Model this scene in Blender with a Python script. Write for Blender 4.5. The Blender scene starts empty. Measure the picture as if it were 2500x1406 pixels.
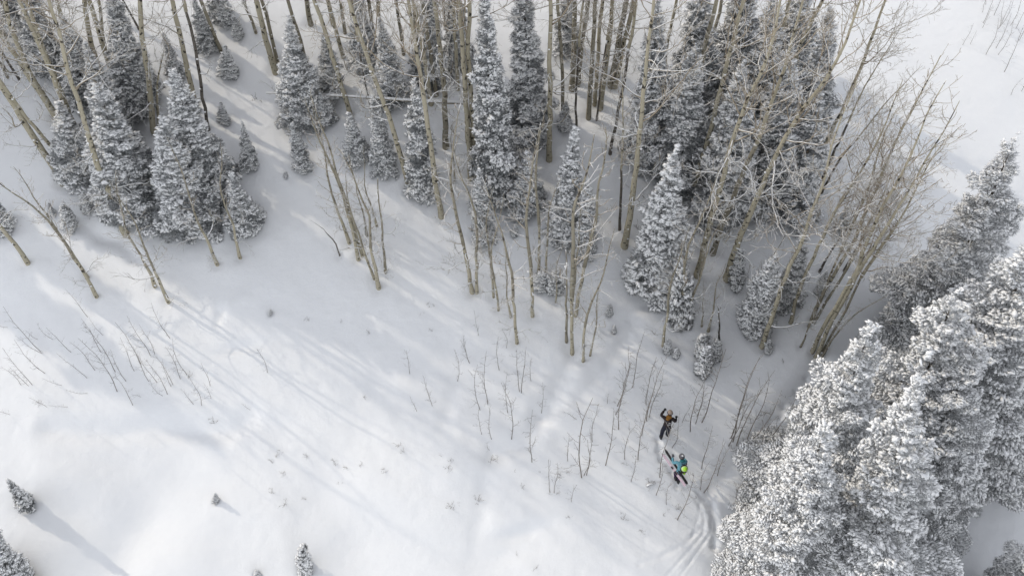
import bpy, math, random
import numpy as np
from mathutils import Vector, Matrix, Quaternion

S = bpy.context.scene
C = S.collection
R = math.radians

# ------------------------------------------------------------------ camera
F = 1750.0 / 2500.0
TILT = R(51.4)
CAMZ = 30.6
cd = bpy.data.cameras.new('camera'); cam = bpy.data.objects.new('camera', cd); C.objects.link(cam)
cd.sensor_width = 36.0; cd.lens = 36.0 * F; cd.clip_start = 0.5; cd.clip_end = 4000
cam.location = (0, 0, CAMZ); cam.rotation_euler = (math.pi / 2 - TILT, 0, 0)
S.camera = cam

# ------------------------------------------------------------------ sky, sun, exposure
SUN_AZ = R(-58); SUN_EL = R(33)
W = bpy.data.worlds.new('World'); S.world = W; W.use_nodes = True
nt = W.node_tree; bg = nt.nodes['Background']
sky = nt.nodes.new('ShaderNodeTexSky'); sky.sky_type = 'NISHITA'; sky.sun_disc = False
sky.sun_elevation = SUN_EL; sky.sun_rotation = SUN_AZ % (2 * math.pi)
sky.dust_density = 3.0; sky.air_density = 1.0; sky.ozone_density = 1.0; sky.altitude = 2500
hs = nt.nodes.new('ShaderNodeHueSaturation'); hs.inputs['Saturation'].default_value = 0.18
nt.links.new(sky.outputs[0], hs.inputs['Color']); nt.links.new(hs.outputs[0], bg.inputs['Color'])
bg.inputs['Strength'].default_value = 0.15
sd = bpy.data.lights.new('sun', 'SUN'); sun = bpy.data.objects.new('sun', sd); C.objects.link(sun)
sd.energy = 0.84; sd.angle = R(0.65); sd.color = (1.0, 0.90, 0.74)
SUNV = Vector((math.sin(SUN_AZ) * math.cos(SUN_EL), math.cos(SUN_AZ) * math.cos(SUN_EL), math.sin(SUN_EL)))
sun.rotation_euler = SUNV.to_track_quat('Z', 'Y').to_euler(); sun.location = (0, 0, 60)
S.view_settings.view_transform = 'Standard'; S.view_settings.look = 'None'
S.cycles.max_bounces = 14; S.cycles.diffuse_bounces = 9
S.view_settings.gamma = 1.0; S.view_settings.exposure = 1.10

# ------------------------------------------------------------------ helpers: names
def tag(o, label=None, cat=None, group=None, kind=None):
    if label: o['label'] = label
    if cat: o['category'] = cat
    if group: o['group'] = group
    if kind: o['kind'] = kind
    return o

def empty(name, loc):
    o = bpy.data.objects.new(name, None); o.empty_display_size = 0.3
    C.objects.link(o); o.location = loc
    return o

def link(name, mesh, parent=None):
    o = bpy.data.objects.new(name, mesh); C.objects.link(o)
    if parent is not None: o.parent = parent
    return o

# ------------------------------------------------------------------ helpers: mesh
class MB:
    def __init__(s): s.v = []; s.f = []; s.m = []; s.n = 0
    def add(s, v, f, m=0):
        v = np.asarray(v, float).reshape(-1, 3); f = np.asarray(f, int).reshape(-1, 3)
        s.v.append(v); s.f.append(f + s.n); s.m.append(np.full(len(f), m, int)); s.n += len(v)
    def mesh(s, name, mats, smooth=True):
        v = np.concatenate(s.v); f = np.concatenate(s.f); m = np.concatenate(s.m)
        me = bpy.data.meshes.new(name)
        me.vertices.add(len(v)); me.vertices.foreach_set('co', v.astype(np.float32).ravel())
        me.loops.add(len(f) * 3); me.loops.foreach_set('vertex_index', f.astype(np.int32).ravel())
        me.polygons.add(len(f))
        me.polygons.foreach_set('loop_start', np.arange(0, len(f) * 3, 3, dtype=np.int32))
        for mt in mats: me.materials.append(mt)
        me.polygons.foreach_set('material_index', m.astype(np.int32))
        me.polygons.foreach_set('use_smooth', np.full(len(f), smooth))
        me.update(calc_edges=True); me.validate()
        return me
    def tube(s, P, rad, k=5, m=0, cap=True):
        P = np.asarray(P, float); n = len(P); rad = np.asarray(rad, float)
        T = np.gradient(P, axis=0); T /= np.linalg.norm(T, axis=1)[:, None] + 1e-12
        ref = np.array([0.31, 0.94, 0.12]) if abs(T[0][2]) > 0.7 else np.array([0.05, 0.1, 1.0])
        A = np.cross(T, ref); A /= np.linalg.norm(A, axis=1)[:, None] + 1e-9
        B = np.cross(T, A)
        a = np.arange(k) * 2 * math.pi / k
        V = P[:, None, :] + rad[:, None, None] * (np.cos(a)[None, :, None] * A[:, None, :] + np.sin(a)[None, :, None] * B[:, None, :])
        i = np.arange(n - 1)[:, None] * k; j = np.arange(k)[None, :]; j2 = (j + 1) % k
        f1 = np.stack([i + j, i + k + j, i + j2], -1).reshape(-1, 3)
        f2 = np.stack([i + j2, i + k + j, i + k + j2], -1).reshape(-1, 3)
        V = V.reshape(-1, 3); Fc = [f1, f2]
        if cap:
            V = np.vstack([V, P[-1] + T[-1] * rad[-1] * 0.6, P[0] - T[0] * rad[0] * 0.3]); c = n * k
            Fc.append(np.stack([(n - 1) * k + np.arange(k), np.full(k, c), (n - 1) * k + (np.arange(k) + 1) % k], -1))
            Fc.append(np.stack([(np.arange(k) + 1) % k, np.full(k, c + 1), np.arange(k)], -1))
        s.add(V, np.concatenate(Fc), m)
    def stamp(s, tv, tf, pos, X, Y, Z, m=0, jit=None):
        """template stamped at pos with per-item axes (already scaled)"""
        N = len(pos); k = len(tv)
        if N == 0: return
        V = pos[:, None, :] + tv[None, :, 0, None] * X[:, None, :] + tv[None, :, 1, None] * Y[:, None, :] + tv[None, :, 2, None] * Z[:, None, :]
        if jit is not None: V = V + jit[:, None, None] * np.random.default_rng(3).normal(size=V.shape)
        Fc = tf[None] + (np.arange(N) * k)[:, None, None]
        s.add(V.reshape(-1, 3), Fc.reshape(-1, 3), m)

def box_vf(c, h, Rm=None):
    v = np.array([[x, y, z] for x in (-1, 1) for y in (-1, 1) for z in (-1, 1)], float) * np.array(h)
    if Rm is not None: v = v @ np.array(Rm).T
    v = v + np.array(c)
    f = [[0,1,3],[0,3,2],[4,6,7],[4,7,5],[0,4,5],[0,5,1],[2,3,7],[2,7,6],[0,2,6],[0,6,4],[1,5,7],[1,7,3]]
    return v, f

def ellip(mb, c, r, m=0, nu=12, nv=8, Rm=None, dn=0.0, rng=None):
    vs = []
    for i in range(nv + 1):
        ph = math.pi * i / nv
        for j in range(nu):
            th = 2 * math.pi * j / nu
            vs.append([math.sin(ph) * math.cos(th), math.sin(ph) * math.sin(th), math.cos(ph)])
    v = np.array(vs) * np.array(r)
    if dn and rng is not None: v *= (1 + dn * (rng.random((len(v), 1)) - 0.5))
    if Rm is not None: v = v @ np.array(Rm).T
    f = []
    for i in range(nv):
        for j in range(nu):
            a = i * nu + j; b = i * nu + (j + 1) % nu
            f += [[a, a + nu, b], [b, a + nu, b + nu]]
    mb.add(v + np.array(c), f, m)

# ------------------------------------------------------------------ pixel rays (2500 x 1406 photo pixels)
ct, st = math.cos(TILT), math.sin(TILT)
def ray(px, py):
    a = (px - 1250.0) / 1750.0; b = (703.0 - py) / 1750.0
    return np.array([a, ct + b * st, -st + b * ct])

def lattice(ix, iy, seed):
    h = (ix.astype(np.int64) * 374761393 + iy.astype(np.int64) * 668265263 + seed * 1442695041) & 0x7fffffff
    h = ((h ^ (h >> 13)) * 1274126177) & 0x7fffffff
    return ((h ^ (h >> 16)) & 0xffff) / 65535.0
def vnoise(x, y, seed):
    ix = np.floor(x); iy = np.floor(y); fx = x - ix; fy = y - iy
    fx = fx * fx * fx * (fx * (fx * 6 - 15) + 10); fy = fy * fy * fy * (fy * (fy * 6 - 15) + 10)
    a = lattice(ix, iy, seed); b = lattice(ix + 1, iy, seed); c = lattice(ix, iy + 1, seed); d = lattice(ix + 1, iy + 1, seed)
    return (a * (1 - fx) + b * fx) * (1 - fy) + (c * (1 - fx) + d * fx) * fy - 0.5

SLOPE = math.tan(R(20))
def plane_hit(px, py):
    d = ray(px, py); # z = SLOPE*(y-16)
    t = (CAMZ + SLOPE * 16) / (SLOPE * d[1] - d[2])
    return np.array([0, 0, CAMZ]) + d * t

# soft mounds and hollows seen in the snow: px, py, radius along/cross (m), height
MOUNDS = [(1175, 1250, 1.8, 0.5, 80, -0.13), (1095, 1000, 1.4, 0.4, 75, -0.12), (450, 1045, 5.5, 0.7, 3, -0.16), (1060, 1230, 3.2, 2.4, 40, 0.25),
          (860, 1330, 3.4, 2.4, 20, -0.35), (940, 1180, 3.0, 2.0, 0, 0.22), (150, 1180, 2.2, 1.2, -20, 0.35),
          (170, 1250, 1.6, 0.8, -30, -0.35), (300, 1330, 2.4, 1.2, 60, -0.35), (120, 1340, 2.0, 1.3, 10, 0.35),
          (440, 1390, 2.2, 1.2, 0, 0.35), (420, 1200, 4.5, 2.6, 10, -0.35), (560, 1110, 2.4, 1.6, 50, 0.25),
          (540, 1250, 2.2, 1.2, 30, 0.25), (690, 1290, 2.2, 2.0, 0, 0.3), (800, 1180, 2.4, 1.2, 60, -0.2),
          (540, 770, 0.5, 0.25, 80, -0.22), (580, 740, 0.9, 0.5, 40, 0.12), (590, 850, 1.4, 0.3, 12, -0.14),
          (1120, 1150, 1.1, 0.8, 0, 0.18), (1400, 1380, 2.6, 1.6, 0, 0.2), (1250, 1340, 1.4, 0.6, 20, -0.2),
          (1270, 1300, 1.2, 0.3, 12, -0.2), (1300, 1240, 2.0, 1.0, 30, 0.15), (1440, 950, 2.0, 1.0, 40, 0.1),
          (930, 920, 1.2, 0.6, 50, -0.12), (225, 560, 1.5, 0.4, -30, -0.12), (270, 540, 1.5, 0.3, -35, 0.1), (750, 400, 3, 1.5, 0, 0.2)]
MG = []
for (px, py, ra, rb, ang, hh) in MOUNDS:
    p = plane_hit(px, py); MG.append((p[0], p[1], ra, rb, R(ang), hh * 0.75))
TRACKS = [([(1615, 1420), (1680, 1345), (1718, 1300), (1722, 1262), (1705, 1225), (1672, 1190), (1650, 1172)], 0.06, 0.036),
          ([(1650, 1420), (1700, 1350), (1735, 1300), (1738, 1262), (1722, 1215), (1690, 1190), (1660, 1160)], 0.055, 0.032),
          ([(1700, 1190), (1725, 1240), (1742, 1300), (1750, 1335)], 0.06, 0.025), ([(1712, 1205), (1706, 1260), (1690, 1310)], 0.05, 0.02),
          ([(1560, 1378), (1610, 1360), (1668, 1330), (1712, 1285)], 0.10, 0.03),
          ([(1650, 1170), (1625, 1130), (1606, 1100), (1612, 1070)], 0.10, 0.07),
          ([(1205, 1110), (1290, 1075), (1320, 1020), (1350, 975), (1380, 910), (1400, 865)], 0.42, 0.15),
          ([(1320, 1010), (1420, 965), (1480, 905), (1520, 840), (1545, 790)], 0.42, 0.15),
          ([(1480, 805), (1530, 768), (1580, 735)], 0.3, 0.12),
          ([(1730, 1205), (1790, 1130), (1850, 1065), (1900, 1010), (1950, 960), (2010, 880)], 0.38, 0.14),
          ([(1740, 1235), (1752, 1290), (1745, 1330)], 0.16, 0.10),
          ([(120, 1046), (280, 1050), (350, 1038), (470, 1040), (560, 1046), (610, 1010)], 0.4, 0.12),
          ([(245, 575), (300, 590), (330, 625)], 0.35, 0.12)]
STEPS = []
for pts in ([(1668, 1192), (1650, 1168), (1628, 1135), (1610, 1105), (1607, 1085), (1613, 1062)], [(1880, 1040), (1930, 985), (1985, 915)]):
    g_ = [plane_hit(*q)[:2] for q in pts]; side_ = 1
    for a_, b_ in zip(g_[:-1], g_[1:]):
        L_ = np.linalg.norm(b_ - a_); n_ = max(1, int(L_ / 0.42)); d_ = (b_ - a_) / L_
        for k_ in range(n_):
            c_ = a_ + (b_ - a_) * (k_ + 0.5) / n_ + np.array([-d_[1], d_[0]]) * 0.12 * side_; side_ = -side_; STEPS.append((c_[0], c_[1]))
TG = [([plane_hit(*q)[:2] for q in pts], w, d) for pts, w, d in TRACKS]

def H(x, y, tracks=True):
    x = np.asarray(x, float); y = np.asarray(y, float)
    z = SLOPE * (y - 16)
    far = np.clip((np.hypot(x, y - 22) - 60) / 200, 0, 1)
    z = z * (1 - 0.35 * far) + far * 8 * vnoise(x / 70, y / 70, 5)
    z = z + 0.40 * vnoise(x / 9 + 1.7, y / 8 + 3.2, 21) + 0.15 * vnoise(x / 3.7 + 0.4 * y / 3.7, y / 3.1, 2) + 0.06 * vnoise(x / 1.4, y / 1.1 + x * 0.3, 3)
    z = z + 0.016 * vnoise(x / 0.42, y / 0.37, 4) + 0.007 * vnoise(x / 0.17, y / 0.15, 6)
    for (cx, cy, ra, rb, an, hh) in MG:
        dx = x - cx; dy = y - cy; u = dx * math.cos(an) + dy * math.sin(an); v = -dx * math.sin(an) + dy * math.cos(an)
        z = z + hh * np.exp(-np.minimum((u / ra) ** 2 + (v / rb) ** 2, 30))
    if tracks:
        for cx, cy in STEPS: z = z - 0.11 * np.exp(-np.minimum(((x - cx) ** 2 + (y - cy) ** 2) / 0.018, 30)) + 0.02 * np.exp(-np.minimum(((x - cx - 0.06) ** 2 + (y - cy + 0.2) ** 2) / 0.02, 30))
        for pts, w, d in TG:
            dm = np.full(np.shape(x), 1e9)
            for a, b in zip(pts[:-1], pts[1:]):
                ab = b - a; t = np.clip(((x - a[0]) * ab[0] + (y - a[1]) * ab[1]) / (ab @ ab), 0, 1)
                dm = np.minimum(dm, np.hypot(x - a[0] - t * ab[0], y - a[1] - t * ab[1]))
            wob = 1 + (1.1 if w < 0.2 else 0.25) * vnoise(x / 0.4, y / 0.35, 9); z = z + (0.30 if w < 0.2 else 0.03) * d * vnoise(x / 0.2, y / 0.17, 11) * np.exp(-np.minimum((dm / (w + 0.22)) ** 2, 30))
            z = z - d * wob * np.exp(-np.minimum((dm / w) ** 2, 30)) + 0.18 * d * np.exp(-np.minimum(((dm - 2 * w) / (0.8 * w)) ** 2, 30))
    return z

def hit(px, py):
    p = plane_hit(px, py); d = ray(px, py); t = p[1] / d[1] if abs(d[1]) > 1e-6 else 30
    for _ in range(12):
        q = d * t; e = CAMZ + q[2] - float(H(q[0], q[1]))
        t += e / (SLOPE * d[1] - d[2])
    q = d * t
    return np.array([q[0], q[1], CAMZ + q[2]])

def up_at(base, px, py):
    """point seen at this pixel in the upright plane through base that is square to the view"""
    n = np.array([base[0], base[1]]); n = n / np.linalg.norm(n)
    n = 0.5 * n + 0.5 * np.array([0.0, 1.0]); n /= np.linalg.norm(n)
    d = ray(px, py); t = (n @ base[:2]) / (n @ d[:2])
    return np.array([0, 0, CAMZ]) + d * t

def depth_of(p):
    return p[1] * ct - (p[2] - CAMZ) * st
def px2m(px, p): return px * depth_of(p) / 1750.0

# ------------------------------------------------------------------ materials
def mat(name, rough=0.8, spec=0.2):
    m = bpy.data.materials.new(name); m.use_nodes = True; n = m.node_tree
    b = n.nodes['Principled BSDF']; b.inputs['Roughness'].default_value = rough
    b.inputs['Specular IOR Level'].default_value = spec
    return m, n, b
def noise(n, scale, detail=3, rough=0.5, coord='Object'):
    t = n.nodes.new('ShaderNodeTexNoise'); t.inputs['Scale'].default_value = scale
    t.inputs['Detail'].default_value = detail; t.inputs['Roughness'].default_value = rough
    c = n.nodes.new('ShaderNodeTexCoord'); n.links.new(c.outputs[coord], t.inputs['Vector'])
    return t
def ramp(n, src, stops):
    r = n.nodes.new('ShaderNodeValToRGB'); e = r.color_ramp.elements
    while len(e) < len(stops): e.new(0.5)
    for k, (p, c) in enumerate(stops): e[k].position = p; e[k].color = (*c, 1)
    n.links.new(src, r.inputs[0]); return r
def mixc(n, fac, a, b):
    m = n.nodes.new('ShaderNodeMix'); m.data_type = 'RGBA'
    for s, v in ((0, fac), (6, a), (7, b)):
        if hasattr(v, 'is_linked') or hasattr(v, 'links'): n.links.new(v, m.inputs[s])
        else: m.inputs[s].default_value = v if s == 0 else (*v, 1)
    return m.outputs[2]
def snow_top(n, lo, hi, amp=0.5, scale=14):
    g = n.nodes.new('ShaderNodeNewGeometry'); s = n.nodes.new('ShaderNodeSeparateXYZ'); n.links.new(g.outputs['Normal'], s.inputs[0])
    t = noise(n, scale, 2); a = n.nodes.new('ShaderNodeMath'); a.operation = 'MULTIPLY_ADD'; a.inputs[1].default_value = amp; a.inputs[2].default_value = -amp / 2
    n.links.new(t.outputs[0], a.inputs[0]); b = n.nodes.new('ShaderNodeMath'); b.operation = 'ADD'
    n.links.new(s.outputs[2], b.inputs[0]); n.links.new(a.outputs[0], b.inputs[1])
    r = n.nodes.new('ShaderNodeMapRange'); r.inputs[1].default_value = lo; r.inputs[2].default_value = hi
    n.links.new(b.outputs[0], r.inputs[0]); return r.outputs[0]
SNOWC = (0.86, 0.87, 0.885)
M = {}
m, n, b = mat('snow_ground', 0.75, 0.15); t = noise(n, 2.2, 6, 0.55)
c = mixc(n, t.outputs[0], (0.80, 0.81, 0.83), (0.85, 0.857, 0.87)); n.links.new(c, b.inputs['Base Color'])
t2 = noise(n, 3.5, 12, 0.75); bp = n.nodes.new('ShaderNodeBump'); bp.inputs['Strength'].default_value = 0.45; bp.inputs['Distance'].default_value = 0.05
n.links.new(t2.outputs[0], bp.inputs['Height']); n.links.new(bp.outputs[0], b.inputs['Normal']); M['ground'] = m
m, n, b = mat('snow_load', 0.8, 0.1); t = noise(n, 9, 3); c = mixc(n, t.outputs[0], (0.90, 0.905, 0.915), (0.95, 0.95, 0.955)); n.links.new(c, b.inputs['Base Color'])
tr = n.nodes.new('ShaderNodeBsdfTranslucent'); tr.inputs[0].default_value = (0.93, 0.94, 0.96, 1)   # light passes through thin snow clumps
mx = n.nodes.new('ShaderNodeMixShader'); mx.inputs[0].default_value = 0.10
n.links.new(b.outputs[0], mx.inputs[1]); n.links.new(tr.outputs[0], mx.inputs[2]); n.links.new(mx.outputs[0], n.nodes['Material Output'].inputs[0]); M['snow'] = m
def needles(name, dark, frost, fac):
    m, n, b = mat(name, 0.8, 0.15); t = noise(n, 7, 3, 0.6)
    r = ramp(n, t.outputs[0], [(0.25, (0, 0, 0)), (0.75, (1, 1, 1))])
    c0 = mixc(n, r.outputs[0], dark, frost)
    s = snow_top(n, fac, fac + 0.5, 0.8, 20)
    c = mixc(n, s, c0, (0.74, 0.75, 0.77)); n.links.new(c, b.inputs['Base Color']); return m
M['needle'] = needles('needles_frosted', (0.028, 0.037, 0.036), (0.27, 0.28, 0.29), 0.25)
M['needle_white'] = needles('needles_rimed', (0.028, 0.034, 0.032), (0.30, 0.305, 0.31), 0.24)
M['needle_dark'] = needles('needles_dark', (0.03, 0.036, 0.032), (0.15, 0.15, 0.14), 0.45)
def bark(name, c1, c2, knot, lo=0.45):
    m, n, b = mat(name, 0.85, 0.15); t = noise(n, 2.5, 4); c = mixc(n, t.outputs[0], c1, c2)
    k = noise(n, 6.5, 2, 0.4); r = ramp(n, k.outputs[0], [(0.60, (0, 0, 0)), (0.64, (1, 1, 1))])
    c = mixc(n, r.outputs[0], c, knot)
    s = snow_top(n, lo, lo + 0.12, 0.5, 6); c = mixc(n, s, c, SNOWC)
    n.links.new(c, b.inputs['Base Color'])
    bp = n.nodes.new('ShaderNodeBump'); bp.inputs['Strength'].default_value = 0.5; bp.inputs['Distance'].default_value = 0.02
    q = noise(n, 22, 4); n.links.new(q.outputs[0], bp.inputs['Height']); n.links.new(bp.outputs[0], b.inputs['Normal']); return m
M['aspen'] = bark('aspen_bark', (0.31, 0.28, 0.21), (0.43, 0.395, 0.305), (0.05, 0.045, 0.037))
M['greybark'] = bark('grey_bark', (0.20, 0.182, 0.14), (0.31, 0.285, 0.225), (0.06, 0.05, 0.04))
M['deadbark'] = bark('dead_bark', (0.085, 0.075, 0.065), (0.16, 0.145, 0.125), (0.03, 0.027, 0.025), 0.35)
M['limb'] = bark('limb_bark', (0.20, 0.175, 0.14), (0.32, 0.285, 0.22), (0.08, 0.07, 0.055), 0.28)
M['twig'] = bark('twig_bark', (0.24, 0.20, 0.15), (0.40, 0.34, 0.26), (0.14, 0.12, 0.095), 0.5)
M['firbark'] = bark('fir_bark', (0.07, 0.06, 0.052), (0.13, 0.115, 0.10), (0.04, 0.035, 0.03), 0.5)

# ------------------------------------------------------------------ fir prototypes
PAD_V = np.array([[0, 0, 1.0]] + [[math.copysign(abs(math.cos(a)) ** 0.7, math.cos(a)) * 0.9, math.sin(a) * 0.95, 0.30] for a in np.arange(5) * 2 * math.pi / 5] + [[0, 0, -0.45]])
PAD_F = np.array([[0, 1 + i, 1 + (i + 1) % 5] for i in range(5)] + [[6, 1 + (i + 1) % 5, 1 + i] for i in range(5)])
SPK_V = np.array([[0, 0.5, 0], [0, -0.5, 0.1], [0, 0, 0.5], [1, 0, 0]], float)
SPK_F = np.array([[0, 1, 3], [1, 2, 3], [2, 0, 3]])
def fir_mesh(name, h, r, seed, snow=0.7, spacing=0.13, tuft=0.15, skirt=0.06, power=0.85, nm='needle', nspk=3):
    rng = np.random.default_rng(seed); mb = MB()
    P = []; D = []; U = []; SC = []; SN = []; ph = rng.random(4) * 6.28; power *= rng.uniform(0.88, 1.18); snow += rng.uniform(-0.12, 0.10); drop = rng.uniform(0.04, 0.17)
    z = skirt * h; step = max(0.15, h * 0.036)
    while z < h * 0.985:
        u = z / h; L0 = r * (1 - u) ** power * (1.05 if u > 0.08 else 0.8) + 0.05 * h * 0.3 * (1 - u)
        nb = max(4, int(round(5 + 4 * L0 / max(r, .1) + rng.random() * 2))); a0 = rng.random() * 6.28
        for i in range(nb):
            az = a0 + i * 2 * math.pi / nb + rng.normal() * 0.22
            L = L0 * (0.55 + 0.62 * rng.random()) * (1 + 0.15 * math.sin(2 * az + z * 1.1 + ph[0]) + 0.12 * math.sin(3 * az - z * 1.9 + ph[1])); zb = z + rng.normal() * step * 0.45
            if rng.random() < drop: continue
            load = np.clip(rng.normal(snow, 0.22), 0.05, 1.3)
            droop = (0.30 + 0.35 * rng.random()) * (1.15 - u); rise = 0.18 + 0.5 * u
            N = int(max(5, L * (0.55 * L + 0.35) / spacing ** 2 * 0.75))
            s = rng.random(N) ** 0.7; s = 0.12 + 0.88 * s
            nt_ = max(3, L / (spacing * 1.75)); s = np.clip((np.round(s * nt_) + 0.10 * rng.normal(size=N)) / nt_, 0.06, 1.0)   # side twigs leave the bough at set steps
            w = L * 0.42 * np.minimum(1, s * 2.5) * (1 - s) ** 0.60 + 0.04 * L
            # side twigs: clump lateral positions into sprays
            t = (rng.random(N) * 2 - 1); t = np.sign(t) * np.abs(t) ** 0.8 * w
            rad = L * s * 0.86 + 0.55 * np.abs(t)
            zz = zb + L * (rise * s - droop * s * s) - 0.22 * np.abs(t) * (1.1 - u) + rng.normal(size=N) * 0.035 * (h / 8) ** 0.5
            zz += 0.06 * L * np.sin(s * 9 + az * 3) * np.cos(t / max(w.max(), .01) * 5)
            ca, sa = math.cos(az), math.sin(az)
            P.append(np.stack([rad * ca - t * sa, rad * sa + t * ca, zz], 1))
            dt = np.where(np.abs(t) < 0.03 * L, 0.2, 1.0) * np.sign(t) * (1.1 + 0.4 * rng.random(N)); dz = (rise - 2 * droop * s) * 0.8
            d = np.stack([ca - dt * sa, sa + dt * ca, dz + rng.normal(size=N) * 0.25], 1)
            D.append(d); SC.append(tuft * (0.7 + 0.7 * rng.random(N)) * (1.15 - 0.3 * s))
            q = P[-1]; kk = 0.40 / spacing; pat = 1.15 * vnoise(q[:, 0] * kk + 40, q[:, 1] * kk + q[:, 2] * kk * 0.7 + 40, seed) + 1.25 * vnoise(q[:, 0] * kk * .35 + 40, q[:, 1] * kk * .35 + q[:, 2] * kk * 0.5 + 40, seed + 1) + 0.5
            SN.append(pat + 0.10 * rng.normal(size=N) < load * (0.62 + 0.55 * s))
        z += step * (0.75 + 0.5 * rng.random()) * (1.0 - 0.35 * u)
    N = 14  # leader
    P.append(np.stack([rng.normal(size=N) * 0.02 * h * 0.3, rng.normal(size=N) * 0.02 * h * 0.3, np.linspace(h * 0.93, h, N)], 1))
    D.append(np.stack([rng.normal(size=N), rng.normal(size=N), np.full(N, 1.2)], 1)); SC.append(np.full(N, tuft * 0.9)); SN.append(rng.random(N) < snow)
    P = np.concatenate(P); D = np.concatenate(D); SC = np.concatenate(SC); SN = np.concatenate(SN)
    P[:, 2] = np.maximum(P[:, 2], 0.05 * tuft)
    D /= np.linalg.norm(D, axis=1)[:, None]
    side = np.cross(D, np.array([0, 0, 1.0])); side /= np.linalg.norm(side, axis=1)[:, None] + 1e-6; upv = np.cross(side, D)
    upv *= np.sign(upv[:, 2:3] + 1e-9)
    for k in range(nspk):
        ang = (k - (nspk - 1) / 2) * 0.8 + rng.normal(size=len(P)) * 0.2
        d = D * np.cos(ang)[:, None] + side * np.sin(ang)[:, None] + upv * rng.normal(size=(len(P), 1)) * 0.2
        sc = SC[:, None] * (1.0 + 0.5 * rng.random((len(P), 1)))
        mb.stamp(SPK_V, SPK_F, P + rng.normal(size=P.shape) * tuft * 0.2, d * sc * 1.15, side * sc * 0.20, upv * sc * 0.20, 0)
    I = np.where(SN)[0]; I = np.concatenate([I, I[rng.random(len(I)) < 0.8]]); p = P[I] + rng.normal(size=(len(I), 3)) * tuft * 0.16; sc = SC[I][:, None] * np.clip(0.50 * np.exp(0.38 * rng.normal(size=(len(I), 1))), 0.25, 1.2)
    a = rng.normal(size=(len(I), 1)) * 0.45; X = D[I] * np.cos(a) + side[I] * np.sin(a); Y = side[I] * np.cos(a) - D[I] * np.sin(a)
    Zv = np.array([[0, 0, 1.0]]) * 0.8 + 0.2 * upv[I]
    mb.stamp(PAD_V, PAD_F, p + np.array([0, 0, 1]) * sc * 0.8 + D[I] * sc * 0.45, X * sc * (1.05 + 0.5 * rng.random((len(I), 1))), Y * sc * 0.58, Zv * sc * 0.38, 1, jit=sc[:, 0] * 0.07)
    crown = mb.mesh(name + '_crown', [M[nm], M['snow']])
    tb = MB(); k = 9; zt = np.linspace(-0.06 * h - 0.3, h * 0.97, k)
    tb.tube(np.stack([rng.normal(size=k) * 0.01 * h * 0.2, rng.normal(size=k) * 0.01 * h * 0.2, zt], 1), np.linspace(0.016 * h + 0.01, 0.004, k), 8)
    for i in range(int(h * 5)):   # main bough wood
        u = 0.06 + 0.85 * rng.random(); az = rng.random() * 6.28; L = r * (1 - u) * 0.75; s = np.linspace(0, 1, 4)
        tb.tube(np.stack([math.cos(az) * L * s, math.sin(az) * L * s, u * h + L * (0.2 * s - 0.45 * s * s)], 1), np.linspace(0.0035 * h, 0.004, 4), 4)
    return crown, tb.mesh(name + '_trunk', [M['firbark']])

FIR = {}
def proto(key, n, **kw):
    FIR[key] = [(kw['h'], kw['r']) + fir_mesh('%s_%d' % (key, i), seed=hash_(key) + i, **kw) for i in range(n)]
def hash_(s): return sum(ord(c) * (i + 3) for i, c in enumerate(s))
proto('big', 6, h=11.0, r=2.0, snow=0.80, spacing=0.098, tuft=0.135)
proto('giant', 4, h=13.0, r=2.9, snow=0.90, spacing=0.063, tuft=0.073, power=0.95, nm='needle_white', nspk=2)
proto('mid', 4, h=6.0, r=1.15, snow=0.85, spacing=0.088, tuft=0.11, power=0.8)
proto('white', 3, h=6.0, r=1.2, snow=1.0, spacing=0.085, tuft=0.115, power=0.8, nm='needle_white', nspk=2)
proto('small', 4, h=2.6, r=0.8, snow=0.85, spacing=0.07, tuft=0.095)
proto('bush', 3, h=1.6, r=0.75, snow=1.1, spacing=0.075, tuft=0.11, power=0.55, nm='needle_white')

# ------------------------------------------------------------------ bare branches
def perp(d, rng):
    v = rng.normal(size=3); v -= d * (v @ d); return v / np.linalg.norm(v)
def grow(mb, rng, p, d, L, r, depth, up=0.25, kink=0.16, dens=3.2, m=0, rmin=0.006):
    n = max(4, int(5 + L * 2)); P = [p]; d = d / np.linalg.norm(d); q = p.copy(); dd = d.copy(); Ds = [dd]
    for i in range(n - 1):
        dd = dd + rng.normal(size=3) * kink + np.array([0, 0, up]) * (i / n) * 0.6; dd /= np.linalg.norm(dd)
        q = q + dd * L / (n - 1); P.append(q); Ds.append(dd)
    P = np.array(P); rad = np.linspace(r, max(rmin, r * 0.22), n)
    mb.tube(P, rad, 6 if r > 0.03 else (4 if r > 0.011 else 3), m, cap=r > 0.011)
    if depth <= 0: return
    cnt = int(max(2, L * dens * (1.0 if depth > 1 else 1.35) + rng.random()))
    for c in range(cnt):
        f = 0.18 + 0.8 * (c + rng.random()) / cnt; k = f * (n - 1); i = min(int(k), n - 2); pt = P[i] + (P[i + 1] - P[i]) * (k - i)
        dirn = Ds[i]; a = R(rng.uniform(32, 62)); nd = dirn * math.cos(a) + perp(dirn, rng) * math.sin(a)
        nl = L * rng.uniform(0.25, 0.52) * (1.15 - 0.65 * f)
        if nl < 0.08: continue
        grow(mb, rng, pt, nd, nl, max(rmin, rad[i] * 0.55), depth - 1, up, kink * 1.15, dens * 1.5, m, rmin)

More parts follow.
